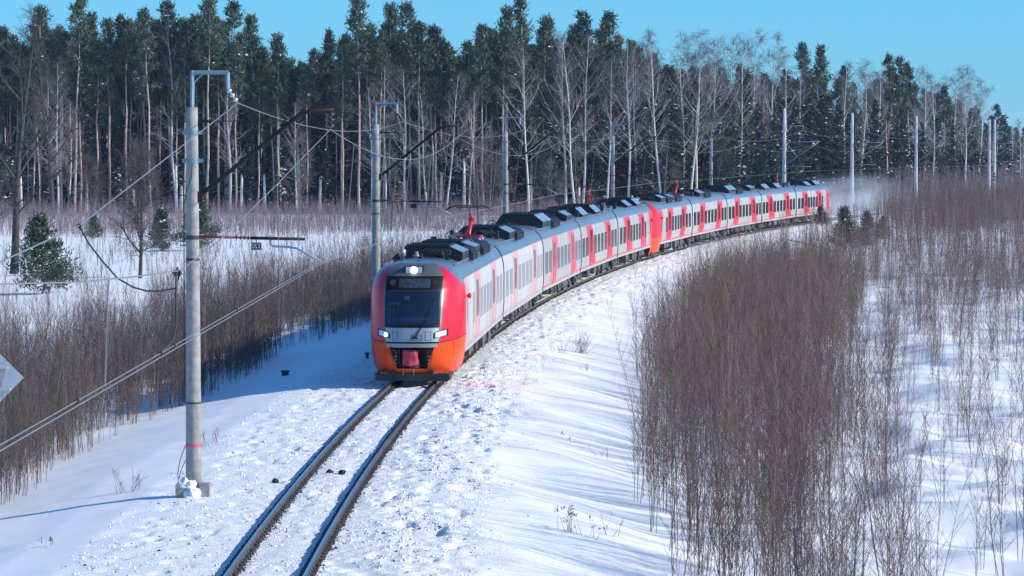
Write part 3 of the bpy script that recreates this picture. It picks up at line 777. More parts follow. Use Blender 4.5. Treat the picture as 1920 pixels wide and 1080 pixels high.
# ------------------------------------------------------------------ catenary poles and wires
def frame_at(s, u):
    x, y = track(s, u); return x, y, -s / RAD
def loc2w(x, y, rz, p):
    c, sn = math.cos(rz), math.sin(rz); return (x + p[0] * c - p[1] * sn, y + p[0] * sn + p[1] * c, p[2])
def disc_string(b, p, q, n, r, mi=0, core=.018):
    p, q = Vector(p), Vector(q); b.tube([p, q], core, 5, mi)
    for i in range(n):
        c = p.lerp(q, (i + .5) / n); a = (q - p).normalized() * ((q - p).length / n * .36)
        b.tube([c - a, c, c + a], [r * .35, r, r * .35], 10, mi)
GF, GM, GCc = [], [], []
def near_pole(i, s, u, label, lod=0, plate=False):
    x, y, rz = frame_at(s, u); zb_ = -.16
    t = thing('catenary_pole', label, 'catenary pole', (x, y, zb_), rz, 'concrete catenary poles along the track')
    b = MB(); hs = np.linspace(0, 9.75, 12)
    b.tube([(0, 0, h) for h in hs], [.205 - .0062 * h for h in hs], 24, 0); b.build('shaft', M['concrete'], t)
    b = MB()
    for z in (9.12, 8.42):
        r = .205 - .0062 * z + .012; b.tube([(0, 0, z - .06), (0, 0, z + .06)], r, 20, 0, True, False)
        for sx in (-1, 1): b.box(sx * (r + .04) - .05, sx * (r + .04) + .05, -.04, .04, z - .05, z + .05)
    b.build('collar', M['galv'], t)
    b = MB()
    for z, h in ((6.5, .05), (5.95, .03), (2.35, .02)):
        b.tube([(0, 0, z - h), (0, 0, z + h)], .205 - .0062 * z + .008, 20, 0, True, False)
    for z in (9.4, 7.9, 7.55, 6.3): b.tube([(-.16, 0, z), (-.32, 0, z)], .015, 5)
    b.build('band', M['wiredark'], t)
    b = MB()
    for p, q in (((.0, 0, 9.6), (.02, 0, 10.66)), ((-.02, 0, 10.62), (.93, 0, 10.62)), ((.90, 0, 10.62), (.90, 0, 10.22)), ((.04, 0, 10.36), (.28, 0, 10.60))):
        th = .055 if p[2] != 10.36 else .025; b.tube([p, q], th, 4, 0, True, False)
    b.build('gooseneck_bracket', M['galv'], t)
    b = MB(); disc_string(b, (.90, 0, 10.22), (1.13, -.02, 9.88), 3, .075, 0); b.build('feeder_insulator', M['insulwhite'] if i == 0 else M['insul'], t)
    GF.append(loc2w(x, y, rz, (1.15, -.02, 9.86 + zb_)))
    b = MB()
    b.tube([(.19, 0, 7.55), (2.72, 0, 9.58), (2.95, 0, 9.66), (3.55, 0, 9.69)], [.055, .055, .055, .05], 8)
    b.tube([(.17, 0, 9.40), (2.5, 0, 9.43)], .012, 5); b.tube([(.17, 0, 9.40), (.7, 0, 9.40)], .035, 6); b.box(.12, .26, -.08, .08, 7.4, 7.65)
    b.build('cantilever_arm', M['rust'], t)
    b = MB(); disc_string(b, (3.46, 0, 9.66), (3.46, 0, 9.22), 3, .13, 0, .025); b.build('messenger_insulator', M['insul'], t)
    GM.append(loc2w(x, y, rz, (3.46, 0, 9.20 + zb_)))
    b = MB(); b.tube([(.16, 0, 6.52), (1.05, 0, 6.50)], .035, 6, 1); disc_string(b, (1.05, 0, 6.50), (1.45, 0, 6.485), 4, .06, 2); b.tube([(1.45, 0, 6.485), (2.82, 0, 6.46)], .04, 6, 0)
    b.build('lower_arm', [M['rust'], M['redrust'], M['insul']], t)
    b = MB(); b.tube([(1.95, 0, 6.55), (1.95, 0, 6.32), (2.02, 0, 6.28), (2.45, 0, 6.26), (2.62, 0, 6.22), (3.22, 0, 5.90)], .028, 6); b.build('registration_arm', M['galv'], t)
    GCc.append(loc2w(x, y, rz, (3.24, 0, 5.88 + zb_)))
    if lod < 2:
        pl = MB(); pl.box(-.13, .13, -.008, .008, -.09, .09); pl.box(-.01, .01, -.006, .006, .09, .17)
        p = pl.build('number_plate', M['black'], t, (1.60, -.02, 6.28))
        if plate:
            cu = bpy.data.curves.new('plate_number', 'FONT'); cu.body = '320'; cu.size = .17; cu.align_x = 'CENTER'; cu.align_y = 'CENTER'; cu.extrude = .002
            tx0 = link('plate_text', cu); dg = bpy.context.evaluated_depsgraph_get(); tm = bpy.data.meshes.new_from_object(tx0.evaluated_get(dg)); bpy.data.objects.remove(tx0)
            tm.materials.clear(); tm.materials.append(M['insulwhite']); tx = link('plate_number', tm, p, (0, -.013, 0)); tx.rotation_euler = (HP, 0, 0); tx.scale = (-1, 1, 1)
    if i == 0:
        b = MB(); r = .205 - .0062 * 1.28 + .004; b.tube([(0, 0, 1.24), (0, 0, 1.33)], r, 24, 0, True, False); b.build('painted_band', M['pink'], t)
        b = MB()
        b.box(-.42, -.13, -.34, -.05, -.5, .32); b.box(.16, .42, -.26, .0, -.4, .34); b.build('footing', M['concrete'], t)
        b = MB()
        for cx_, cy_, cz_, rx_, ry_, rz_ in ((-.22, -.18, .27, .20, .15, .20), (-.05, -.23, .25, .15, .12, .15), (.0, -.32, .0, .22, .18, .20)):
            P = []
            for a in range(9):
                ph = math.pi * .6 * a / 8; row = []
                for c in range(25):
                    th = 2 * math.pi * (c % 24) / 24; k = 1 + .5 * float(vnoise(np.array(2.2 * math.cos(th) + cx_ * 9), np.array(2.2 * math.sin(th) + a * .6), 61)) + .3 * float(vnoise(np.array(5 * math.cos(th)), np.array(5 * math.sin(th) + a * 1.3), 62))
                    row.append((cx_ + rx_ * k * math.sin(ph) * math.cos(th), cy_ + ry_ * k * math.sin(ph) * math.sin(th), cz_ + rz_ * k * math.cos(ph)))
                P.append(row)
            b.grid(P, 0, True)
        b.build('snow_heap', M['snowlump'], t)
        b = MB(); b.tube([(-.2, -.05, 1.28), (-.34, -.05, .9), (-.40, -.06, .55), (-.36, -.08, .2), (-.28, -.1, .0)], .010, 5); b.tube([(-.2, -.05, .9), (-.33, -.05, .62), (-.38, -.07, .35), (-.33, -.1, .1)], .010, 5)
        b.build('earthing_cable', M['wiredark'], t)
        b = MB(); b.tube([(.03, -.2, 8.35), (0, -.21, 8.0), (-.12, -.17, 7.7), (-.2, -.1, 7.3), (-.21, -.05, 6.2), (-.22, -.04, 5.0), (-.22, -.04, 2.35)], .012, 5); b.build('down_cable', M['wiredark'], t)
    return t
def solve_s(px, u):
    lo, hi = -20, 600
    for _ in range(60):
        m = (lo + hi) / 2; x, y = track(m, u)
        if 960 + x / y * F < px: lo = m
        else: hi = m
    return lo
PX = [361, 705, 948, 1149, 1333]
NL = ['nearest concrete pole with a pink painted band and snow heaped on its footing', 'second concrete pole, rising beside the leading train car', 'third concrete pole from the camera, behind the nearer train set, under a steel gooseneck', 'fourth concrete pole with gooseneck and thin dark arm, behind the coupled cabs', 'slim fifth concrete pole with gooseneck, behind the middle of the farther train set']
SP = []
for i, px in enumerate(PX):
    s = solve_s(px, -3.22); SP.append(s); near_pole(i, s, -3.22, NL[i], i, i == 0)
FX = [1470, 1597, 1717, 1854, 1860]
FL = ['tall pale pole without gooseneck rising behind the tail cars', 'tall pale pole standing in the snow dust just behind the tail of the train', 'tall pale pole alone in the brush between the snow dust and the forest edge', 'left one of the two close pale poles at the far right', 'far right pale pole with dark rings low down, close to its twin']
for i, px in enumerate(FX):
    u = -3.25 if i < 4 else -3.6
    s = solve_s(px, u) if i < 4 else SP[-1] + 5
    SP.append(s); x, y, rz = frame_at(s, u)
    t = thing('catenary_pole', FL[i], 'catenary pole', (x, y, -.3), rz, 'concrete catenary poles along the track')
    hs = np.linspace(0, 13.55, 8); b = MB(); b.tube([(0, 0, h) for h in hs], [.27 - .0075 * h for h in hs], 14); b.build('shaft', M['concrete_far'], t)
    if i == 4:
        b = MB()
        for z in (3.6, 4.1, 4.6): b.tube([(0, 0, z), (0, 0, z + .22)], .25, 14)
        b.build('dark_ring', M['wiredark'], t); continue
    b = MB(); b.tube([(.2, 0, 11.5), (2.3, 0, 11.5)], .045, 5); b.tube([(2.25, 0, 11.5), (2.25, 0, 11.0)], .05, 5); b.tube([(.2, 0, 10.9), (1.0, 0, 11.48)], .03, 5); b.build('feeder_bracket', M['galv'], t)
    b = MB(); b.tube([(.2, 0, 9.6), (4.2, 0, 9.65)], .05, 5); b.tube([(.25, 0, 7.0), (4.1, 0, 9.6)], .05, 5); b.tube([(.2, 0, 9.5), (1.5, 0, 7.9)], .04, 5); b.tube([(.2, 0, 6.7), (3.2, 0, 6.7)], .04, 5)
    b.build('cantilever_arm', M['galv'], t)
    GF.append(loc2w(x, y, rz, (2.25, 0, 10.7))); GM.append(loc2w(x, y, rz, (3.4, 0, 9.0))); GCc.append(loc2w(x, y, rz, (3.1, 0, 5.9)))
def span(p, q, sag, n=14):
    return [tuple(p[k] + (q[k] - p[k]) * t - (4 * sag * t * (1 - t) if k == 2 else 0) for k in range(3)) for t in np.linspace(0, 1, n)]
def wireline(name, label, pts, r, m, cat='overhead wire'):
    b = MB(); b.tube(pts, r, 5, 0, False); return tag(b.build(name, m), label, cat)
# towards the bridge the camera stands on, every wire runs lower
feed = [(-6.9, 18, 6.5), (-6.88, 28, 6.72), (-6.85, 40, 7.05)] ; feed = [(-6.95, 14, 6.45), at(0, 490, 40), at(148, 423, 47.5), at(300, 306, 61)]
pts = feed[:1] + feed[1:2]
fp = [feed[0], at(0, 491, 40), at(148, 423, 46.5)] + [GF[0]]
FW = list(fp)
for a, c in zip(GF[:-1], GF[1:]): FW += span(a, c, .55 if a[1] < 300 else .8)[1:]
wireline('feeder_wire', 'pale feeder wire running along the gooseneck tips of the poles', FW, .012, M['wire'])
mp = [(-4.6, 14, 8.2), at(-150, 538, 26), at(0, 533, 28.6), at(150, 529, 33), at(250, 519, 37), at(338, 507, 42), at(420, 443, 50), at(520, 345, 61), GM[0]]
MW = list(mp)
for a, c in zip(GM[:-1], GM[1:]): MW += span(a, c, .85)[1:]
mw = wireline('messenger_wire', 'sagging carrier wire hung from the ends of the dark cantilever arms', MW, .010, M['wirefar'])
def interp_wire(W, d):
    for p, q in zip(W[:-1], W[1:]):
        if p[1] <= d <= q[1]:
            t = (d - p[1]) / max(1e-6, q[1] - p[1]); return tuple(p[k] + (q[k] - p[k]) * t for k in range(3))
    return W[-1]
CW = []
for k, dx in enumerate((-.05, .05)):
    c0 = [(-4.95 + dx, 12, 5.6), (-4.98 + dx, 28, 5.66), (GCc[0][0] + dx, GCc[0][1], GCc[0][2])]
    W = list(c0)
    for a, c in zip(GCc[:-1], GCc[1:]): W += [(p[0] + dx, p[1], p[2]) for p in span(a, c, .04)[1:]]
    CW.append(W)
    wireline('contact_wire', ('left' if k == 0 else 'right') + ' one of the twin contact wires above the track', W, .008, M['wire'])
b = MB()
for sp_ in range(0, 5):
    y0_, y1_ = GM[sp_][1], GM[sp_ + 1][1]
    for t in (.12, .3, .5, .7, .88):
        d = y0_ + (y1_ - y0_) * t; p = interp_wire(MW, d); q = interp_wire(CW[0], d); b.tube([p, q], .008, 4, 0, False)
for d, px in ((35, 0), (61, 0), (66, 0)):
    p = interp_wire(MW, d); q = interp_wire(CW[0], d + 1.5); b.tube([p, q], .008, 4, 0, False)
d_ = b.build('dropper', M['wirefar'], mw); d_['kind'] = 'stuff'
wireline('jumper_cable', 'black jumper cable looping from the feeder wire down to the carrier wire', [at(148, 423, 46.5), at(165, 455, 46), at(190, 488, 45.4), at(220, 522, 44.6), at(250, 539, 43.8), at(275, 546, 43.2), at(300, 546, 42.6), at(326, 541, 42)], .014, M['wiredark'], 'cable')
wireline('drop_cable', 'dark cable hanging from the carrier wire clamp to the contact wires', [at(330, 506, 41.6), at(329, 560, 41.3), at(330, 610, 41), at(322, 640, 40.8), at(300, 662, 40.5)], .014, M['wiredark'], 'cable')
def clampthing(px, py, d, r, lab):
    b = MB(); q = random.Random(int(px))
    b.box(-r, r, -r * .6, r * .6, -r, r); b.tube([(-r * 1.6, 0, 0), (r * 1.6, 0, 0)], r * .45, 6); b.tube([(0, 0, r), (0, 0, r * 1.9)], r * .35, 6); b.tube([(r * .5, 0, -r), (r * .2, 0, -r * 2.2)], r * .3, 6)
    tag(b.build('wire_clamp', M['insul'], None, at(px, py, d)), lab, 'wire clamp', 'clamps on the overhead wires')
clampthing(332, 512, 41.8, .045, 'wire clamp on the carrier wire just left of the nearest pole')
clampthing(148, 424, 46.5, .03, 'wire clamp where the jumper cable leaves the feeder wire')
def cpix(px):
    best = min(np.linspace(20, 72, 600), key=lambda d: abs(960 + interp_wire(CW[0], d)[0] * F / d - px)); p = interp_wire(CW[0], best); return 960 + p[0] * F / best, HOR + (CAMZ - p[2]) * F / best, best
for px, lab in ((142, 'wire clamp on the contact wires far left'), (300, 'wire clamp on the contact wires left of the nearest pole'), (325, 'wire clamp on the contact wires touching the left edge of the pole'), (443, 'wire clamp on the contact wires right of the nearest pole')):
    a_ = cpix(px); clampthing(a_[0], a_[1], a_[2], .025, lab)

# sign seen from behind at the left edge
sx_, sy_, sz_ = at(-12, 709, 45)
t = thing('railway_sign', 'back of a rusty diamond shaped metal sign cut by the left photo edge', 'sign', (sx_, sy_, gz(sx_, sy_)))
h0 = sz_ - gz(sx_, sy_); b = MB(); k = .435
b.add([(-k, 0, h0), (0, 0, h0 - k), (k, 0, h0), (0, 0, h0 + k), (-k, .012, h0), (0, .012, h0 - k), (k, .012, h0), (0, .012, h0 + k)], [(0, 1, 2, 3), (7, 6, 5, 4), (0, 4, 5, 1), (1, 5, 6, 2), (2, 6, 7, 3), (3, 7, 4, 0)]); b.build('sign_panel', M['signback'], t)
b = MB()
for z, w in ((.16, .20), (-.165, .235)): b.box(-w, w, -.03, -.002, h0 + z - .02, h0 + z + .02)
b.build('bracket', M['signback'], t)
b = MB(); b.tube([(-.05, .045, -.6), (-.05, .045, h0 + .3)], .03, 8); b.build('sign_post', M['rust'], t)
b = MB()
for x, z0, z1 in ((.10, -.13, .135), (.145, -.02, .135), (.20, -.24, -.19), (.12, -.30, -.19), (.03, -.1, .13)): b.box(x - .012, x + .012, -.006, -.0015, h0 + z0, h0 + z1)
b.build('rust_streak', M['signrust'], t)

# small marker left of the train
x, y, z = at(688, 674, 124); b = MB(); b.box(-.06, .06, -.05, .05, -.3, .18); b.box(-.12, .10, -.07, .07, .18, .24)
tag(b.build('track_marker', M['dark'], None, (x, y, gz(x, y))), 'small dark marker stub in the shaded snow left of the train', 'marker')
x, y, z = at(534, 727, 118); b = MB(); b.box(-.13, .13, -.1, .1, -.1, .14); b.box(-.17, .17, -.13, .13, .14, .20)
tag(b.build('cable_box', M['dark'], None, (x, y, gz(x, y))), 'little dark box lying on the shaded snow bank', 'box')

# ------------------------------------------------------------------ trees
def tube_np(V, T, pts, rad, k=3, tip=False):
    """append a low-poly tube (triangles) to the lists V, T"""
    pts = np.asarray(pts, float); n = len(pts)
    d = pts[-1] - pts[0]; L = np.linalg.norm(d) + 1e-9; d = d / L
    a = np.cross(d, (0, 0, 1.0) if abs(d[2]) < .9 else (1.0, 0, 0)); a /= np.linalg.norm(a); c = np.cross(d, a)
    o = len(V); th = np.arange(k) * 2 * math.pi / k
    ring = np.cos(th)[:, None] * a + np.sin(th)[:, None] * c
    m = n - 1 if tip else n
    for i in range(m): V.extend((pts[i] + ring * rad[i]).tolist())
    if tip: V.append(pts[-1].tolist())
    for i in range(m - 1):
        for j in range(k):
            p = o + i * k + j; q = o + i * k + (j + 1) % k; T.append((p, q, q + k)); T.append((p, q + k, p + k))
    if tip:
        e = o + (m - 1) * k; tp = o + m * k
        for j in range(k): T.append((e + j, e + (j + 1) % k, tp))
def unit(v): return v / (np.linalg.norm(v) + 1e-9)
def needles(V, T, c, axis, n, size, spread, g, wid=.28):
    """a tuft of n thin blades round c"""
    for _ in range(n):
        p = c + g.normal(0, 1, 3) * spread
        v = unit(axis * .9 + g.normal(0, .75, 3)); w = unit(np.cross(v, g.normal(0, 1, 3)))
        L = size * g.uniform(.6, 1.3); W = L * wid
        o = len(V); V.extend([(p - w * W).tolist(), (p + w * W).tolist(), (p + v * L + w * W * .3).tolist(), (p + v * L - w * W * .3).tolist()])
        T.append((o, o + 1, o + 2)); T.append((o, o + 2, o + 3))
def arr(V, T): return np.array(V), np.array(T)
def blob(V, T, c, r, g):
    o = len(V); k = 6
    V.append((c + np.array([0, 0, r * .6])).tolist())
    for j in range(k):
        th = 2 * math.pi * j / k; q = g.uniform(.7, 1.3); V.append((c + np.array([math.cos(th) * r * q, math.sin(th) * r * q, -r * .15])).tolist())
    for j in range(k): T.append((o, o + 1 + j, o + 1 + (j + 1) % k))
def make_pine(seed, H, cb, wide, bark='pinebark', leaf='needle', nb=50, size=.46, tp=.75, low=.22):
    g = np.random.default_rng(seed)
    V, T = [], []; lean = g.normal(0, .012, 2); wob = g.normal(0, .10, (9, 2))
    def stem(h): 
        t = h / H * 8; i = int(min(7, t)); f = t - i; w = wob[i] * (1 - f) + wob[i + 1] * f
        return np.array([lean[0] * h + w[0], lean[1] * h + w[1], h])
    hs = np.linspace(-.5, H * .98, 12); r0 = .0060 * H + .03
    tube_np(V, T, [stem(max(0, h)) + np.array([0, 0, min(0, h)]) for h in hs], [r0 * (1 - .80 * max(0, h) / H) for h in hs], 7)
    for _ in range(14):                                   # dead stubs under the crown
        h = g.uniform(.25, 1) * cb * H; a = g.uniform(0, 6.28); L = g.uniform(.4, 1.8); p = stem(h)
        tube_np(V, T, [p, p + np.array([math.cos(a) * L, math.sin(a) * L, g.uniform(-.2, .4)])], [.03, .012], 3, True)
    tv, tt = arr(V, T)
    V, T = [], []; SV, ST = [], []
    for i in range(nb):
        f = (i + g.uniform(0, 1)) / nb; h = H * (cb + (1 - cb) * f * .99)
        prof = wide * (min(1, .45 + f * 2.6) if f < low else 1) * (1 - max(0, f - .15) / .85) ** tp + .3
        L = prof * g.uniform(.45, 1.25); a = g.uniform(0, 6.28); up = -.05 + .75 * f + g.normal(0, .12)
        dr = unit(np.array([math.cos(a), math.sin(a), up])); p = stem(h)
        e = p + dr * L + np.array([0, 0, .12 * L])
        tube_np(V, T, [p, (p + e) / 2 - np.array([0, 0, .05 * L]), e], [.045 + .01 * L, .03, .012], 3, True)
        m = max(2, int(L / .55))
        for k in range(m + 1):
            t = .45 + .6 * (k + g.uniform(.2, 1)) / (m + 1)
            c = p + (e - p) * t + g.normal(0, .17 * L * .5, 3) * np.array([1, 1, .18]) + np.array([0, 0, .08])
            needles(V, T, c, unit(dr * .5 + np.array([0, 0, .75])), 15, size, .28, g, .18)
        if g.random() < .20: blob(SV, ST, e * .75 + p * .25 + np.array([0, 0, .4]), g.uniform(.15, .38), g)
    needles(V, T, stem(H * .98), np.array([0, 0, 1.0]), 14, size * 1.1, .12, g, .2)
    cv, ct = arr(V, T)
    parts = [('trunk', npmesh('trunk', tv, tt, M[bark], sm=True)), ('crown', npmesh('crown', cv, ct, M[leaf]))]
    if SV: sv, st = arr(SV, ST); parts.append(('snow_clump', npmesh('snow_clump', sv, st, M['snowlump'])))
    return parts
def make_spruce(seed, H, snowy, leaf='spruce', wide=.16, cb=.04):
    g = np.random.default_rng(seed); V, T = [], []
    tube_np(V, T, [(0, 0, -.5), (0, 0, H * .5), (0, 0, H * .97)], [.011 * H, .007 * H, .01], 6)
    tv, tt = arr(V, T); V, T = [], []; SV, ST = [], []
    nb = int(H * 9)
    for i in range(nb):
        f = (i + g.uniform(0, 1)) / nb; h = H * (cb + (1 - cb) * f); L = (wide * H * (1 - f) ** .85 + .2) * g.uniform(.65, 1.15)
        a = g.uniform(0, 6.28); dr = np.array([math.cos(a), math.sin(a), 0.0]); p = np.array([0, 0, h]); sag = -.28 + .5 * f
        m = max(2, int(L / .4))
        for k in range(m):
            t = (k + g.uniform(.3, 1)) / m; c = p + dr * L * t + np.array([0, 0, sag * L * t + .10 * L * t * t]) + g.normal(0, .08, 3)
            needles(V, T, c, unit(dr + np.array([0, 0, -.35]) + g.normal(0, .3, 3)), 6, .50, .16 + .03 * L, g, .26)
        if g.random() < snowy * (1 - .6 * f):
            t = g.uniform(.55, .95); blob(SV, ST, p + dr * L * t + np.array([0, 0, sag * L * t + .22]), g.uniform(.18, .45), g)
    needles(V, T, np.array([0, 0, H * .98]), np.array([0, 0, 1.0]), 8, .5, .06, g, .18)
    cv, ct = arr(V, T)
    parts = [('trunk', npmesh('trunk', tv, tt, M['darkbark'], sm=True)), ('crown', npmesh('crown', cv, ct, M[leaf]))]
    if SV: sv, st = arr(SV, ST); parts.append(('snow_clump', npmesh('snow_clump', sv, st, M['snowlump'])))
    return parts
def make_birch(seed, H, bark='birchbark', limb='limb', twig='twig', fork=.4, spread=.38, r0=None, droop=.35, tw=.011, nb=30, low=.3):
    g = np.random.default_rng(seed); TV, TT, BV, BT, WV, WT = [], [], [], [], [], []
    r0 = r0 or .0065 * H + .03; lean = g.normal(0, .04, 2)
    def stem(h): return np.array([lean[0] * h + .15 * math.sin(h * .35 + seed), lean[1] * h + .15 * math.cos(h * .3 + seed), h])
    def stemr(h): return r0 * (1 - .88 * h / H) + .006
    hs = np.linspace(-.5, H, 12); tube_np(TV, TT, [stem(h) for h in hs], [stemr(max(0, h)) for h in hs], 7)
    def twigs(p, dr, L, n):
        for _ in range(n):
            t = g.uniform(.1, 1); q = p + dr * L * t; v = unit(dr * .5 + g.normal(0, .55, 3)); l = g.uniform(.5, 1.3)
            e = q + v * l * .6; e2 = e + unit(v + np.array([0, 0, -droop * 2.5])) * l * .6
            tube_np(WV, WT, [q, e, e2], [tw, tw * .8, tw * .5], 3)
            for _k in range(2):
                q2 = q + (e - q) * g.uniform(.3, 1); v2 = unit(v + g.normal(0, .6, 3) + np.array([0, 0, -droop])); tube_np(WV, WT, [q2, q2 + v2 * l * .55], [tw * .7, tw * .4], 3)
    def limb_(p, dr, L, r, depth):
        mid = p + dr * L * .5 + g.normal(0, .03 * L, 3); up = unit(dr + np.array([0, 0, .35])); e = mid + up * L * .5
        tube_np(BV, BT, [p, mid, e], [r, r * .7, r * .3], 4)
        if depth > 0:
            for _ in range(4):
                t = g.uniform(.25, .95); q = p + (mid - p) * min(1, t * 2) + (e - mid) * max(0, t * 2 - 1)
                limb_(q, unit(dr + g.normal(0, .45, 3) + np.array([0, 0, .15])), L * g.uniform(.35, .55), r * .5, depth - 1)
            twigs(p, unit(e - p), L, 3)
        else: twigs(p, unit(e - p), L, 5)
    for i in range(nb):
        f = low + (.98 - low) * ((i + g.uniform(0, 1)) / nb); h = H * f; a = g.uniform(0, 6.28)
        L = H * spread * (1 - f) ** .7 * g.uniform(.5, 1.1) + .4
        big = f > fork and g.random() < .5
        dr = unit(np.array([math.cos(a), math.sin(a), 1.25 if big else g.uniform(.35, .9)]))
        limb_(stem(h), dr, L * (1.2 if big else .75), stemr(h) * (.55 if big else .35), 1)
    tv, tt = arr(TV, TT); bv, bt = arr(BV, BT); wv, wt = arr(WV, WT)
    return [('trunk', npmesh('trunk', tv, tt, M[bark], sm=True)), ('limbs', npmesh('limbs', bv, bt, M[limb], sm=True)), ('crown', npmesh('crown', wv, wt, M[twig]))]
def plant(name, label, cat, parts, x, y, sc, rz, group=None, dz=-.05, lean=0):
    t = thing(name, label, cat, (x, y, gz(x, y) + dz), rz, group); t.scale = (sc, sc, sc)
    if lean: t.rotation_euler.y = lean
    for n, me_ in parts: link(n, me_, t)
    return t
PINES = [make_pine(100 + i, H, cb, w) for i, (H, cb, w) in enumerate([(28, .64, 2.2), (29, .68, 1.9), (27, .60, 2.4), (30, .72, 2.1), (26, .62, 1.6), (28, .56, 1.9)])]
SPR = [make_spruce(200 + i, H, sn) for i, (H, sn) in enumerate([(24, .16), (21, .22), (17, .34), (11, .6), (8, .75)])]
BIR = [make_birch(300 + i, H, fork=fk, spread=sp) for i, (H, fk, sp) in enumerate([(23, .45, .34), (25, .5, .30), (21, .35, .36), (24, .55, .28)])]
M['blackbark'] = mat('blackish_bark', (.055, .047, .043), .9, var=.4, vscale=3); M['darktwig'] = leafmat('dark_twig', (.085, .072, .07), .4)
BARE = [make_birch(400 + i, H, 'blackbark' if i < 2 else 'darkbark', 'blackbark' if i < 2 else 'darkbark', 'darktwig' if i < 2 else 'greytwig', fk, sp, r, -.1, .013, nb_, lo) for i, (H, fk, sp, r, nb_, lo) in enumerate([(20, .25, .46, .34, 20, .15), (8, .2, .3, .13, 24, .15), (10, .2, .45, .16, 16, .1)])]
def edge(px):                                  # depth of the forest edge along each line of sight
    return float(np.interp(px, [-200, 400, 900, 1250, 1500, 1700, 1850, 2000], [470, 475, 480, 490, 530, 575, 640, 760]))
TOPS = [-200, 0, 60, 130, 230, 330, 400, 480, 560, 640, 680, 760, 860, 960, 1060, 1130, 1200, 1300, 1420, 1480, 1560, 1640, 1670, 1720, 1800, 1870, 1950, 2100]
TOPY = [40, 50, 60, 10, 35, 25, 20, 60, 100, 60, 40, 20, 75, 30, 40, 45, 80, 105, 110, 120, 105, 150, 125, 150, 165, 215, 255, 260]
def hmax(px, d): return CAMZ + 1.8 + (HOR - np.interp(px, TOPS, TOPY)) * d / F
def px_of(x, y): return 960 + x / y * F
LP = 'tall pine with a bare pinkish trunk standing in the row at the forest edge'
# front rank of pines
k = 0
def put_pine(px, d, htop=None, lab=LP, gr='pines along the forest edge'):
    global k; k += 1
    P = PINES[k % len(PINES)]; H0 = [28, 29, 27, 30, 26, 28][k % 6]
    h = (htop or hmax(px, d) * rnd.uniform(.80, 1.0)); x = (px - 960) * d / F
    plant('pine_tree', lab, 'pine tree', P, x, d, h / H0, rnd.uniform(0, 6.28), gr, lean=rnd.gauss(0, .018))
# the pines that stand out on the skyline
for px, ty in [(140, 0), (75, 15), (205, 40), (235, 35), (283, 22), (322, 10), (388, 0), (425, 8), (478, 32), (520, 70), (615, 62), (672, -2), (735, 15), (772, 12), (905, 50), (952, 22), (975, -5), (1035, 40), (1095, 25), (1130, 25), (1510, 85), (1545, 92), (1662, 108), (1685, 112), (1705, 122), (1868, 196)]:
    d = edge(px) + rnd.uniform(0, 14); put_pine(px, d, CAMZ + 1.8 + (HOR - ty) * d / F)
px = -60
while px < 1440:
    put_pine(px + rnd.uniform(-7, 7), edge(px) + rnd.uniform(0, 24), hmax(px, 480) * rnd.choice((rnd.uniform(.86, 1.0), rnd.uniform(.62, .9)))); px += rnd.uniform(6, 10.5) if px < 1150 else rnd.uniform(18, 30)
px = -60
while px < 1950:
    put_pine(px + rnd.uniform(-8, 8), edge(px) + rnd.uniform(26, 60), None, 'tall dark pine deeper inside the forest behind the front row', 'pines deeper in the forest'); px += rnd.uniform(15, 24)
# spruces: low snowy ones near the edge, tall dark ones behind
px = -60
while px < 2050:
    d = edge(px) + rnd.uniform(3, 22); P = rnd.choice((2, 2, 3, 3, 4)); H0 = (24, 21, 17, 11, 8)[P]
    plant('spruce_tree', 'dark spruce with snow on its boughs under the taller forest trees', 'spruce tree', SPR[P], (px - 960) * d / F, d, rnd.uniform(.7, 1.15), rnd.uniform(0, 6.28), 'young spruces under the pines'); px += rnd.uniform(9, 15)
px = -80
while px < 2100:
    d = edge(px) + rnd.uniform(34, 75); P = rnd.choice((0, 0, 1, 1, 2)); H0 = (24, 21, 17, 11, 8)[P]
    h = hmax(px, d) * rnd.uniform(.62, .9)
    plant('spruce_tree', 'tall dark spruce filling the shade deep inside the forest', 'spruce tree', SPR[P], (px - 960) * d / F, d, h / H0, rnd.uniform(0, 6.28), 'tall spruces deep in the forest'); px += rnd.uniform(11, 19)
for px, ty, dd in [(1420, 195, -45), (1400, 130, -8), (1470, 135, -4), (1450, 215, -50), (1490, 190, -45), (1520, 215, -50), (1540, 180, -40), (1572, 200, -50), (1600, 215, -55), (1640, 190, -20), (1340, 160, -10), (1210, 205, -8), (1180, 190, -4), (1255, 150, -2), (1100, 195, -4), (1130, 170, -4), (1730, 240, -20), (1785, 235, -30), (520, 330, -6), (565, 310, -6), (1370, 175, -12), (1690, 200, -10), (1755, 215, -10), (1820, 205, -10), (1890, 265, -20)]:
    d = edge(px) + dd; h = CAMZ + 1.8 + (HOR - ty) * d / F; P = 1 if h > 14 else 3; H0 = (24, 21, 17, 11, 8)[P]
    plant('spruce_tree', 'broad dark spruce with snow clumps standing out at the forest edge', 'spruce tree', SPR[P], (px - 960) * d / F, d, h / H0, rnd.uniform(0, 6.28), 'broad spruces at the forest edge')
px = 1040
while px < 1640:
    d = edge(px) + rnd.uniform(-9, 8); h = CAMZ + 1.8 + (HOR - rnd.uniform(165, 262)) * d / F
    plant('spruce_tree', 'broad dark spruce with snow clumps standing out at the forest edge', 'spruce tree', SPR[2 if h > 13 else 3], (px - 960) * d / F, d, h / (17 if h > 13 else 11), rnd.uniform(0, 6.28), 'broad spruces at the forest edge'); px += rnd.uniform(14, 26)
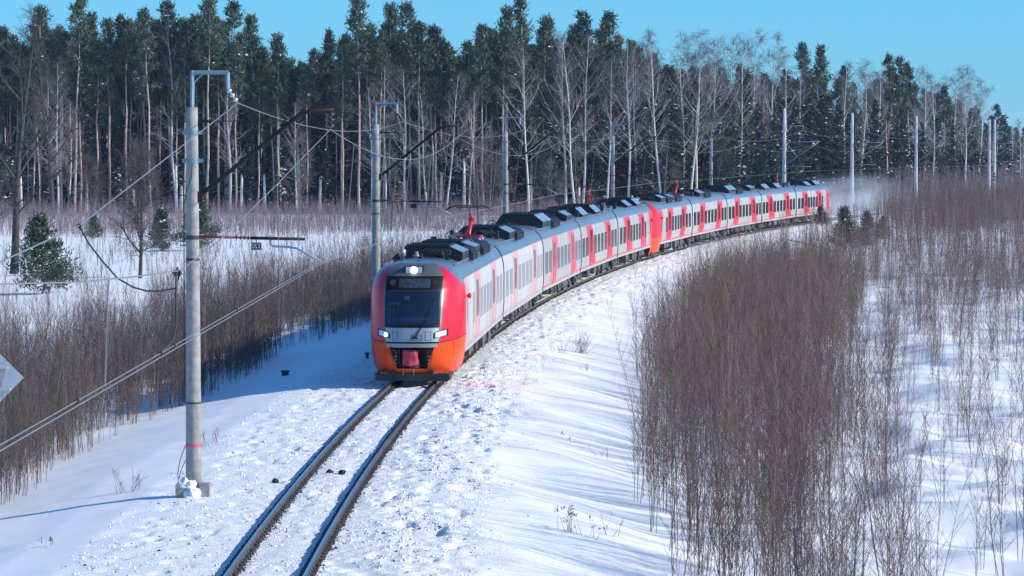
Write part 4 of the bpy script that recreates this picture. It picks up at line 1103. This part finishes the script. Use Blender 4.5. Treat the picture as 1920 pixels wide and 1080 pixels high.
# birches
LB = 'white stemmed bare birch at the forest edge'
def put_birch(px, ty, dd=0, P=None):
    d = edge(px) + dd; h = CAMZ + 1.8 + (HOR - ty) * d / F; P = rnd.randrange(4) if P is None else P
    plant('birch_tree', LB, 'birch tree', BIR[P], (px - 960) * d / F, d, h / (23, 25, 21, 24)[P], rnd.uniform(0, 6.28), 'bare birches at the forest edge', lean=rnd.gauss(0, .03))
for px, ty in [(95, 150), (108, 120), (130, 190), (433, 150), (555, 190), (700, 160), (722, 120), (760, 130), (800, 170), (838, 140), (880, 170), (990, 90), (1060, 60), (1078, 75), (1092, 70), (1140, 110), (1180, 80), (1195, 95), (1225, 60), (1240, 75), (1282, 70), (1295, 62), (1302, 80), (1330, 75), (1360, 70), (1385, 80), (1410, 65), (1440, 70), (1470, 100), (1500, 130), (1580, 120), (1612, 118), (1640, 135), (1735, 128), (1750, 140), (1790, 128), (1810, 130), (1832, 150), (1895, 240), (1912, 225), (1915, 250)]:
    put_birch(px, ty, rnd.uniform(-16, -4))
for _ in range(40): 
    px = rnd.choice((rnd.uniform(1150, 1860), rnd.uniform(-20, 1900))); put_birch(px, float(np.interp(px, TOPS, TOPY)) + rnd.uniform(-5, 60) + (40 if px < 1150 else 0), rnd.uniform(0, 40))
# broken trunks
b_ = []
for i in range(3):
    b = MB(); h = 5 + i; q = random.Random(i); n = 10
    b.tube([(0, 0, -.4), (.03, .02, h * .5), (.1, 0, h)], [.24, .20, .17], 9)
    for j in range(4):
        a = j * 1.6; b.add([(.1 + .16 * math.cos(a), .16 * math.sin(a), h - .02), (.1 + .16 * math.cos(a + 1.2), .16 * math.sin(a + 1.2), h - .02), (.1 + .1 * math.cos(a + .6), .1 * math.sin(a + .6), h + q.uniform(.2, .7))], [(0, 1, 2)])
    b_.append(b.mesh('broken_trunk', [M['birchbark']]))
for i, (px, py) in enumerate([(163, 340), (331, 312), (340, 350), (452, 330), (600, 338), (498, 330), (826, 330), (995, 308), (870, 300), (938, 345), (1085, 350), (1202, 270), (560, 300), (250, 355), (700, 300), (40, 330)]):
    d = edge(px) - 6; x = (px - 960) * d / F; h = CAMZ + 1.8 - (py - HOR) * d / F; o = link('broken_trunk', b_[i % 3], None, (x, d, gz(x, d))); k_ = h / (5 + i % 3); o.scale = (1.1, 1.1, k_); o.rotation_euler = (rnd.gauss(0, .03), rnd.gauss(0, .04), rnd.uniform(0, 6))
    tag(o, 'pale broken tree stump standing upright before the forest edge', 'tree stump', 'broken trunks at the forest edge')
# trees standing alone in front of the forest
YP = [make_pine(500, 6, .10, 2.7, 'darkbark', 'pineyoung', 96, .30, 1.35, .05), make_pine(501, 6, .08, 2.3, 'darkbark', 'pineyoung', 96, .28, 1.3, .05)]
for px, by, ty, lab, P in [(78, 553, 412, 'small bushy pine alone on the snow at the far left', 0), (303, 470, 392, 'small pine on the snow beside a bare dark tree', 1), (372, 470, 372, 'small dark pine half hidden behind the nearest pole', 1), (175, 450, 405, 'low young pine before the brush, left of the bare dark tree', 1)]:
    d = 10.4 * F / (by - HOR); h = (by - ty) * d / F
    plant('pine_tree', lab, 'pine tree', YP[P], (px - 960) * d / F, d, h / 6.1, rnd.uniform(0, 6), None)
for px, by, ty, lab, P in [(22, 512, 30, 'big leafless dark tree with a forked crown at the left edge', 0), (100, 400, 105, 'leafless grey tree behind the big bare tree at the left', 0), (262, 520, 285, 'slim leafless dark tree standing alone on the snow left of the nearest pole', 1), (560, 420, 250, 'grey leafless bush tree before the forest near the second pole', 2), (735, 430, 300, 'grey leafless bush tree right of the second pole', 2), (895, 425, 265, 'grey leafless tree behind the first pantograph', 2), (800, 420, 290, 'low grey leafless tree between the second and third pole', 2), (1030, 400, 290, 'low grey leafless tree right of the third pole', 2), (-40, 520, 90, 'leafless dark tree partly outside the left photo edge', 0)]:
    d = 10.4 * F / (by - HOR) if by > 405 else 440; h = (by - ty) * d / F
    plant('bare_tree', lab, 'bare tree', BARE[P], (px - 960) * d / F, d, h / (20, 8, 10)[P], rnd.uniform(0, 6), None)

for _ in range(16):
    px = rnd.choice((rnd.uniform(-20, 330), rnd.uniform(690, 1180), rnd.uniform(1180, 1900))); d = edge(px) + rnd.uniform(-22, 4); h = rnd.uniform(6, 14)
    plant('bare_tree', 'grey leafless young tree tangled into the forest edge', 'bare tree', BARE[rnd.choice((1, 2, 2))], (px - 960) * d / F, d, h / 9, rnd.uniform(0, 6), 'grey leafless young trees at the forest edge')
# ------------------------------------------------------------------ saplings and brush
def sapling(seed, H, nst, ntw, nsub, rs, rt, spread=.8, fan=.16):
    """a clump of nst bowed stems fanning from one foot, each with rising twigs"""
    g = np.random.default_rng(seed); V, T = [], []; stems = []
    for q in range(nst):
        a = g.uniform(0, 6.28); lean = abs(g.normal(0, fan)) if nst > 1 else abs(g.normal(0, .04)); h = H * (1.0 if q == 0 else g.uniform(.45, 1.0))
        foot = np.array([math.cos(a), math.sin(a), 0]) * g.uniform(0, .16) * (nst > 1); dr = np.array([math.cos(a) * lean, math.sin(a) * lean, 1.0]); bow = np.array([math.cos(a + g.normal(0, 1)), math.sin(a + g.normal(0, 1)), 0]) * h * g.normal(0, .07)
        kink = g.normal(0, .0055, (6, 3)) * h * np.array([1, 1, 0])
        stems.append((foot, dr, bow, h, kink))
    def st(q, t):
        foot, dr, bow, h, kink = stems[q]; f = t * 5; i = int(min(4, f)); f -= i
        return foot + dr * h * t + bow * t * t + kink[i] * (1 - f) * (i > 0) + kink[i + 1] * f
    for q in range(nst):
        ts = np.linspace(0, 1, 6); r = rs * (stems[q][3] / H) ** .7
        tube_np(V, T, [st(q, t) - (np.array([0, 0, .3]) if t == 0 else 0) for t in ts], [r * (1 - .85 * t) for t in ts], 3, True)
    ns = len(T)
    for q in range(nst):
        for i in range(ntw):
            t = .13 + .85 * (i + g.uniform(0, 1)) / ntw; a = g.uniform(0, 6.28); L = spread * (1.15 - t) ** .6 * g.uniform(.5, 1.25) * stems[q][3] / H
            dr = unit(np.array([math.cos(a), math.sin(a), g.uniform(.9, 2.4)])); p = st(q, t); e = p + dr * L + np.array([0, 0, .12 * L])
            tube_np(V, T, [p, p + dr * L * .55, e] if nsub > 1 else [p, e], [rt, rt * .75, rt * .45] if nsub > 1 else [rt, rt * .5], 3, True)
            for _ in range(nsub):
                c = p + (e - p) * g.uniform(.2, .9); d2 = unit(dr + g.normal(0, .5, 3)); tube_np(V, T, [c, c + d2 * L * g.uniform(.25, .55)], [rt * .65, rt * .3], 3, True)
    mi = np.ones(len(T), np.int32); mi[:ns] = 0
    return np.array(V), np.array(T), mi
def scatter(tmpl, xs, ys, sc, g, dz=-.03):
    VV, TT, MM = [], [], []; o = 0; zs = ground(xs, ys)
    which = g.integers(0, len(tmpl), len(xs)); rz = g.uniform(0, 6.28, len(xs)); lx = g.normal(0, .05, len(xs)); ly = g.normal(0, .05, len(xs))
    for w in range(len(tmpl)):
        V, T, mi = tmpl[w]; ii = np.where(which == w)[0]
        if len(ii) == 0: continue
        c, s_ = np.cos(rz[ii])[:, None], np.sin(rz[ii])[:, None]; k_ = sc[ii][:, None]
        X = (V[None, :, 0] * c - V[None, :, 1] * s_) * k_; Y = (V[None, :, 0] * s_ + V[None, :, 1] * c) * k_; Z = V[None, :, 2] * k_
        X = X + lx[ii][:, None] * Z + xs[ii][:, None]; Y = Y + ly[ii][:, None] * Z + ys[ii][:, None]; Z = Z + zs[ii][:, None] + dz
        VV.append(np.stack([X, Y, Z], -1).reshape(-1, 3)); TT.append((T[None] + (np.arange(len(ii)) * len(V))[:, None, None] + o).reshape(-1, 3)); o += len(ii) * len(V); MM.append(np.tile(mi, len(ii)))
    return np.concatenate(VV), np.concatenate(TT), np.concatenate(MM)
SAP = [M['sapstem'], M['sap']]; SAPL = [M['sapstem'], M['sapL']]
NEAR = [sapling(i, 4.4, n_, 24, 2, .0120, .0046, 1.0, .08) for i, n_ in enumerate((1, 2, 2, 3, 3, 4, 4))]
NEARM = [npmesh('sapling', V, T, SAP, q) for V, T, q in NEAR]
NEARL = [sapling(20 + i, 3.4, n_, 20, 2, .0110, .0044, .85, .10) for i, n_ in enumerate((1, 2, 3, 3, 4, 4))]
NEARLM = [npmesh('sapling', V, T, SAPL, q) for V, T, q in NEARL]
MIDS = [sapling(40 + i, 4.4, n_, 13, 1, .014, .0080, .8, .07) for i, n_ in enumerate((1, 2, 2, 3, 3, 4))]
FARS = [sapling(60 + i, 3.2, n_, 8, 0, .020, .013, .7) for i, n_ in enumerate((1, 1, 2, 2, 3))]
def region(n, s0, s1, u0, u1, g, dens=None):
    s = g.uniform(s0, s1, n); u = u0 + (u1 - u0) * g.uniform(0, 1, n)
    th = s / RAD; x = CXC - (RAD - u) * np.cos(th); y = CYC + (RAD - u) * np.sin(th)
    if dens is not None: m = g.uniform(0, 1, n) < dens(x, y, u, s); x, y, u, s = x[m], y[m], u[m], s[m]
    return x, y, u, s
def inview(x, y, m=60):
    px = 960 + x / np.maximum(y, 1) * F; return (px > -m) & (px < 1920 + m) & (y > 8)
g = np.random.default_rng(5)
def dens_r(x, y, u, s):
    """thick belt along the track, then clumps with open snow between"""
    edge_u = 8.2 + .5 * np.sin(s / 7) + 1.5 * vnoise(s / 4, s * 0, 31) + .9 * vnoise(s / 1.6, s * 0, 37) + 2.4 * sstep(60, 12, s) * sstep(12, 20, s) * 0
    wdt = np.interp(s, [0, 30, 60, 120, 180], [4.2, 5.2, 7.5, 9.5, 9])
    belt = sstep(0, .9, u - edge_u) * (1 - sstep(wdt - 1.4, wdt + 2.4, u - edge_u + 3 * vnoise(x / 1.7, y / 6, 38)))
    n = vnoise(x / 4.5, y / 13, 32) + .5 * vnoise(x / 2, y / 5, 33)
    op = np.interp(s, [0, 60, 110, 150, 220], [.0, .0, .05, .30, .6])
    clump = sstep(.0, .25, n) * np.interp(s, [0, 60, 100, 150, 190], [.16, .16, .20, .42, .85]) + np.interp(s, [0, 60, 130, 190], [.022, .025, .05, .2])
    belt = belt * np.interp(s, [7, 22, 45, 75], [.62, .72, .85, 1.0]) * np.clip(1.0 + 1.5 * vnoise(x / 2.2, y / 6, 36), .12, 1.2)
    return np.maximum(belt, np.where(u > edge_u + wdt, clump, 0))
# near and middle part of the right-hand brush
x, y, u, s = region(8800, 7, 187, 8, 36, g, dens_r); v = inview(x, y, 160); x, y, u, s = x[v], y[v], u[v], s[v]
def individuals(x, y, n, meshes, lab, gr, sc0, sc1):
    o = np.argsort(y); first = o[:n]; rest = o[n:]
    for i in first:
        ob = link('sapling', meshes[int(g.integers(0, len(meshes)))], None, (x[i], y[i], gz(x[i], y[i]) - .03)); kk = g.uniform(sc0, sc1)
        ob.scale = (kk, kk, kk); ob.rotation_euler = (g.normal(0, .05), g.normal(0, .05), g.uniform(0, 6.28)); tag(ob, lab, 'sapling', gr)
    return rest
rest = individuals(x, y, 150, NEARM, 'thin leafless sapling in the nearest part of the brush right of the track', 'saplings in the brush right of the track', .75, 1.25)
print('right saplings', len(rest))
V, T, Q_ = scatter(NEAR, x[rest], y[rest], g.uniform(.5, 1.25, len(rest)) * np.interp(y[rest], [120, 230], [1, .82]), g)
tag(link('sapling_thicket', npmesh('sapling_thicket', V, T, SAP, Q_)), 'dense brown thicket of leafless saplings right of the track', 'thicket', kind='stuff')
# left-hand brush
def dens_l(x, y, u, s):
    e = 8.4 + .5 * np.sin(s / 6) + 1.6 * sstep(70, 20, s) * 0 + np.interp(s, [0, 35, 55, 110], [.7, .3, -.2, -.7])
    w = -u - e
    return sstep(0, .8, w) * (1 - .75 * sstep(6, 11, w)) * (1 - .5 * sstep(11, 17, w)) * np.clip(.70 + 1.8 * vnoise(x / 2.2, y / 5, 41), .08, 1.2) * np.interp(s, [10, 50, 90, 170], [1.1, .95, .62, .55])
x, y, u, s = region(14500, 12, 172, -26, -7.0, g, dens_l); v = inview(x, y, 160); x, y, u, s = x[v], y[v], u[v], s[v]
rest = individuals(x, y, 150, NEARLM, 'thin leafless sapling in the nearest part of the brush left of the track', 'saplings in the brush left of the track', .65, 1.2)
print('left saplings', len(rest))
V, T, Q_ = scatter(NEARL, x[rest], y[rest], g.uniform(.5, 1.2, len(rest)) * (.95 + .7 * vnoise(x[rest] / 2.5, y[rest] / 6, 43)), g)
tag(link('sapling_thicket', npmesh('sapling_thicket', V, T, SAPL, Q_)), 'brown thicket of leafless saplings on the bank left of the track', 'thicket', kind='stuff')
# farther right-hand brush, closing up with distance
xe, ye, _, _ = region(2600, 315, 520, 4.5, 17, g)
x, y, u, s = region(12500, 187, 520, 7.0, 110, g, lambda x, y, u, s: np.interp(s, [190, 240, 300], [.6, .9, 1]) * (.4 + .9 * (vnoise(x / 6, y / 18, 35) + .5)) * (1 - .6 * sstep(60, 110, u)))
x = np.concatenate([x, xe]); y = np.concatenate([y, ye]); v = inview(x, y); x, y = x[v], y[v]; print('far right', len(x))
V, T, Q_ = scatter(MIDS, x, y, g.uniform(.7, 1.35, len(x)), g)
tag(link('brush_field', npmesh('brush_field', V, T, SAP, Q_)), 'brown leafless brush spreading over the snow right of the farther train set', 'brush', kind='stuff')
# pale brush before the forest
n = 11000; px = g.uniform(-60, 1980, n); ed = np.array([edge(p) for p in px]); y = ed + 14 - g.uniform(0, 1, n) ** .8 * np.interp(px, [0, 400, 700, 1000, 1600, 2000], [135, 145, 120, 130, 170, 250]); x = (px - 960) * y / F
u, s = us(x, y); m = u < -7; x, y = x[m], y[m]; print('pale brush', len(x))
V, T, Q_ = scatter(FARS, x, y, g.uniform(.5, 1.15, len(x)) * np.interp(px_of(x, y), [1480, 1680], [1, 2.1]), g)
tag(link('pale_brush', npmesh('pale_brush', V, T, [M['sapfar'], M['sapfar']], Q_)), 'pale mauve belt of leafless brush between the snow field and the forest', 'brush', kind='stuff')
# thin growth on the left snow field and single stems beside the track
x, y, u, s = region(2300, 60, 330, -75, -13, g, None); v = inview(x, y); x, y = x[v], y[v]
V, T, Q_ = scatter(FARS, x, y, g.uniform(.3, .95, len(x)), g)
tag(link('field_stems', npmesh('field_stems', V, T, SAPL, Q_)), 'sparse thin stems sticking out of the open snow field', 'stems', kind='stuff')
# green young pines by the tail of the train
for px, by, ty, lab in [(1540, 446, 415, 'low green pine bush nearest the tail of the train'), (1585, 470, 405, 'green pine bush with snow right of the tail of the train'), (1625, 462, 408, 'green pine bush, second from the tail of the train'), (1655, 450, 412, 'green pine bush half lost in the brush right of the tail')]:
    d = 10.1 * F / (by - HOR); h = (by - ty) * d / F
    plant('pine_bush', lab, 'pine bush', YP[0], (px - 960) * d / F, d, h / 5.2, rnd.uniform(0, 6), 'pine bushes by the tail of the train')
# weeds on the snow shelf
def weed(seed, n, H, heads):
    g_ = np.random.default_rng(seed); V, T = [], []
    for _ in range(n):
        a = g_.uniform(0, 6.28); r = g_.uniform(0, .35); p = np.array([math.cos(a) * r, math.sin(a) * r, -.1]); e = p + np.array([g_.normal(0, .3), g_.normal(0, .2), g_.uniform(.5, 1)]) * H
        tube_np(V, T, [p, e], [.008, .004], 3, True)
        if heads:
            for q in range(5): needles(V, T, e + g_.normal(0, .03, 3), np.array([0, 0, -1.0]), 1, .06, .02, g_, .3)
        else:
            for q in range(3): c = p + (e - p) * g_.uniform(.3, .9); tube_np(V, T, [c, c + unit(g_.normal(0, .5, 3) + np.array([0, 0, .8])) * H * .3], [.005, .003], 3, True)
    return npmesh('weed', *arr(V, T), M['weed'])
for i, (px, py, n, H, hd, lab) in enumerate([(1090, 662, 34, 1.25, 0, 'bushy tuft of dry stems on the snow shelf right of the leading car'), (1052, 662, 10, .7, 0, 'short tuft of dry stems left of the bushy tuft'), (1072, 1000, 12, .75, 1, 'dry weed with drooping seed heads low on the snow shelf'), (1100, 1008, 5, .6, 1, 'few dry weed stalks right of the drooping seed heads'), (1135, 1005, 4, .8, 0, 'thin dry weed stalks near the foot of the brush'), (1065, 830, 3, .5, 1, 'single dry weed stalk half way down the snow shelf'), (1135, 860, 4, .6, 0, 'dry stalks by the lower edge of the brush'), (393, 835, 9, .9, 0, 'dry stems on the snow right of the nearest pole'), (240, 925, 12, .9, 0, 'dry stems on the bank left of the nearest pole'), (83, 1030, 4, .35, 1, 'tiny dry weed in the lower left corner'), (1098, 695, 6, .5, 0, 'low dry stems just below the bushy tuft')]):
    d = 9.0 * F / (py - HOR)
    for _ in range(12): xx = (px - 960) * d / F; d = (CAMZ - gz(xx, d)) * F / (py - HOR)
    tag(link('dry_weed', weed(i, n, H, hd), None, (xx, d, gz(xx, d))), lab, 'dry weed', 'dry weeds on the snow')

# ------------------------------------------------------------------ snow dust behind the train
def dust():
    m = bpy.data.materials.new('snow_dust'); m.use_nodes = True; nt = m.node_tree; nt.nodes.remove(nt.nodes['Principled BSDF'])
    out = [n for n in nt.nodes if n.type == 'OUTPUT_MATERIAL'][0]
    v = nt.nodes.new('ShaderNodeVolumePrincipled'); v.inputs['Color'].default_value = (.95, .97, 1, 1); v.inputs['Anisotropy'].default_value = .2
    tc = nt.nodes.new('ShaderNodeTexCoord'); ln = nt.nodes.new('ShaderNodeVectorMath'); ln.operation = 'LENGTH'; nt.links.new(tc.outputs['Object'], ln.inputs[0])
    mr = nt.nodes.new('ShaderNodeMapRange'); mr.inputs[1].default_value = .25; mr.inputs[2].default_value = 1.0; mr.inputs[3].default_value = 1; mr.inputs[4].default_value = 0; nt.links.new(ln.outputs['Value'], mr.inputs[0])
    n = nt.nodes.new('ShaderNodeTexNoise'); n.inputs['Scale'].default_value = 3.0; n.inputs['Detail'].default_value = 3; nt.links.new(tc.outputs['Object'], n.inputs['Vector'])
    cr = nt.nodes.new('ShaderNodeMapRange'); cr.inputs[1].default_value = .35; cr.inputs[2].default_value = .7; nt.links.new(n.outputs['Fac'], cr.inputs[0])
    mu = nt.nodes.new('ShaderNodeMath'); mu.operation = 'MULTIPLY'; nt.links.new(mr.outputs[0], mu.inputs[0]); nt.links.new(cr.outputs[0], mu.inputs[1])
    m2 = nt.nodes.new('ShaderNodeMath'); m2.operation = 'MULTIPLY'; nt.links.new(mu.outputs[0], m2.inputs[0]); m2.inputs[1].default_value = .06
    nt.links.new(m2.outputs[0], v.inputs['Density']); nt.links.new(v.outputs[0], out.inputs['Volume']); return m
def ellipsoid(name, m):
    b = MB(); b.grid([[(-math.sin(math.pi * i / 12) * math.cos(2 * math.pi * j / 20), math.sin(math.pi * i / 12) * math.sin(2 * math.pi * j / 20), math.cos(math.pi * i / 12)) for j in range(21)] for i in range(13)], 0, True)
    return b.mesh(name, [m])
dx_, dy_ = track(END + 22)
o = link('snow_dust', ellipsoid('snow_dust', dust()), None, (dx_, dy_, 1.2)); o.scale = (7.5, 38, 4.6); o.rotation_euler.z = -(END + 22) / RAD
tag(o, 'white cloud of snow dust blown up behind the tail of the train', 'snow dust', kind='stuff')

def air():
    m = bpy.data.materials.new('haze'); m.use_nodes = True; nt = m.node_tree; nt.nodes.remove(nt.nodes['Principled BSDF'])
    out = [n for n in nt.nodes if n.type == 'OUTPUT_MATERIAL'][0]; v = nt.nodes.new('ShaderNodeVolumePrincipled')
    v.inputs['Color'].default_value = (.62, .80, 1, 1); v.inputs['Density'].default_value = .00005; v.inputs['Anisotropy'].default_value = 0
    nt.links.new(v.outputs[0], out.inputs['Volume']); return m
b = MB(); b.box(-6000, 6000, -3500, 6000, -5, 60); tag(b.build('haze', air()), kind='stuff')

# ------------------------------------------------------------------ light, sky, camera
sd = Vector((math.cos(SUN_EL) * math.cos(SUN_AZ), -math.cos(SUN_EL) * math.sin(SUN_AZ), math.sin(SUN_EL)))
sl_ = bpy.data.lights.new('sun', 'SUN'); sl_.energy = 5.0; sl_.angle = R_(.5); sl_.color = (1, .95, .84)
so = link('sun', sl_); so.rotation_euler = sd.to_track_quat('Z', 'Y').to_euler()
W = bpy.data.worlds.new('World'); S.world = W; W.use_nodes = True
nt = W.node_tree; bg = nt.nodes['Background']; sk = nt.nodes.new('ShaderNodeTexSky'); sk.sky_type = 'NISHITA'; sk.sun_disc = False
sk.sun_elevation = SUN_EL; sk.sun_rotation = R_(90) + SUN_AZ; sk.air_density = 1.0; sk.dust_density = .3; sk.ozone_density = 1.3; sk.altitude = 100
hs_ = nt.nodes.new('ShaderNodeHueSaturation'); hs_.inputs['Saturation'].default_value = .88; hs_.inputs['Value'].default_value = 1.0
tn = nt.nodes.new('ShaderNodeMixRGB'); tn.blend_type = 'MULTIPLY'; tn.inputs[0].default_value = 1; tn.inputs[2].default_value = (.25, .74, 1.37, 1)
nt.links.new(sk.outputs[0], hs_.inputs['Color']); nt.links.new(hs_.outputs[0], tn.inputs[1]); nt.links.new(tn.outputs[0], bg.inputs['Color']); bg.inputs['Strength'].default_value = .13
cam = bpy.data.cameras.new('camera'); co = link('camera', cam); co.location = (0, 0, CAMZ)
co.rotation_euler = (HP - math.atan((540 - HOR) / F), 0, 0)
cam.sensor_width = 36; cam.lens = 36 * F / 1920; cam.clip_end = 8000; cam.clip_start = .5
S.camera = co
S.view_settings.view_transform = 'Standard'; S.view_settings.look = 'None'; S.view_settings.exposure = 0.05; S.view_settings.gamma = 1
S.cycles.use_denoising = True; S.cycles.denoising_prefilter = 'NONE'; S.cycles.denoising_input_passes = 'RGB_ALBEDO_NORMAL'
S.cycles.max_bounces = 6; S.cycles.diffuse_bounces = 3; S.cycles.glossy_bounces = 3; S.cycles.transparent_max_bounces = 4; S.cycles.volume_bounces = 1
S.cycles.volume_step_rate = 2
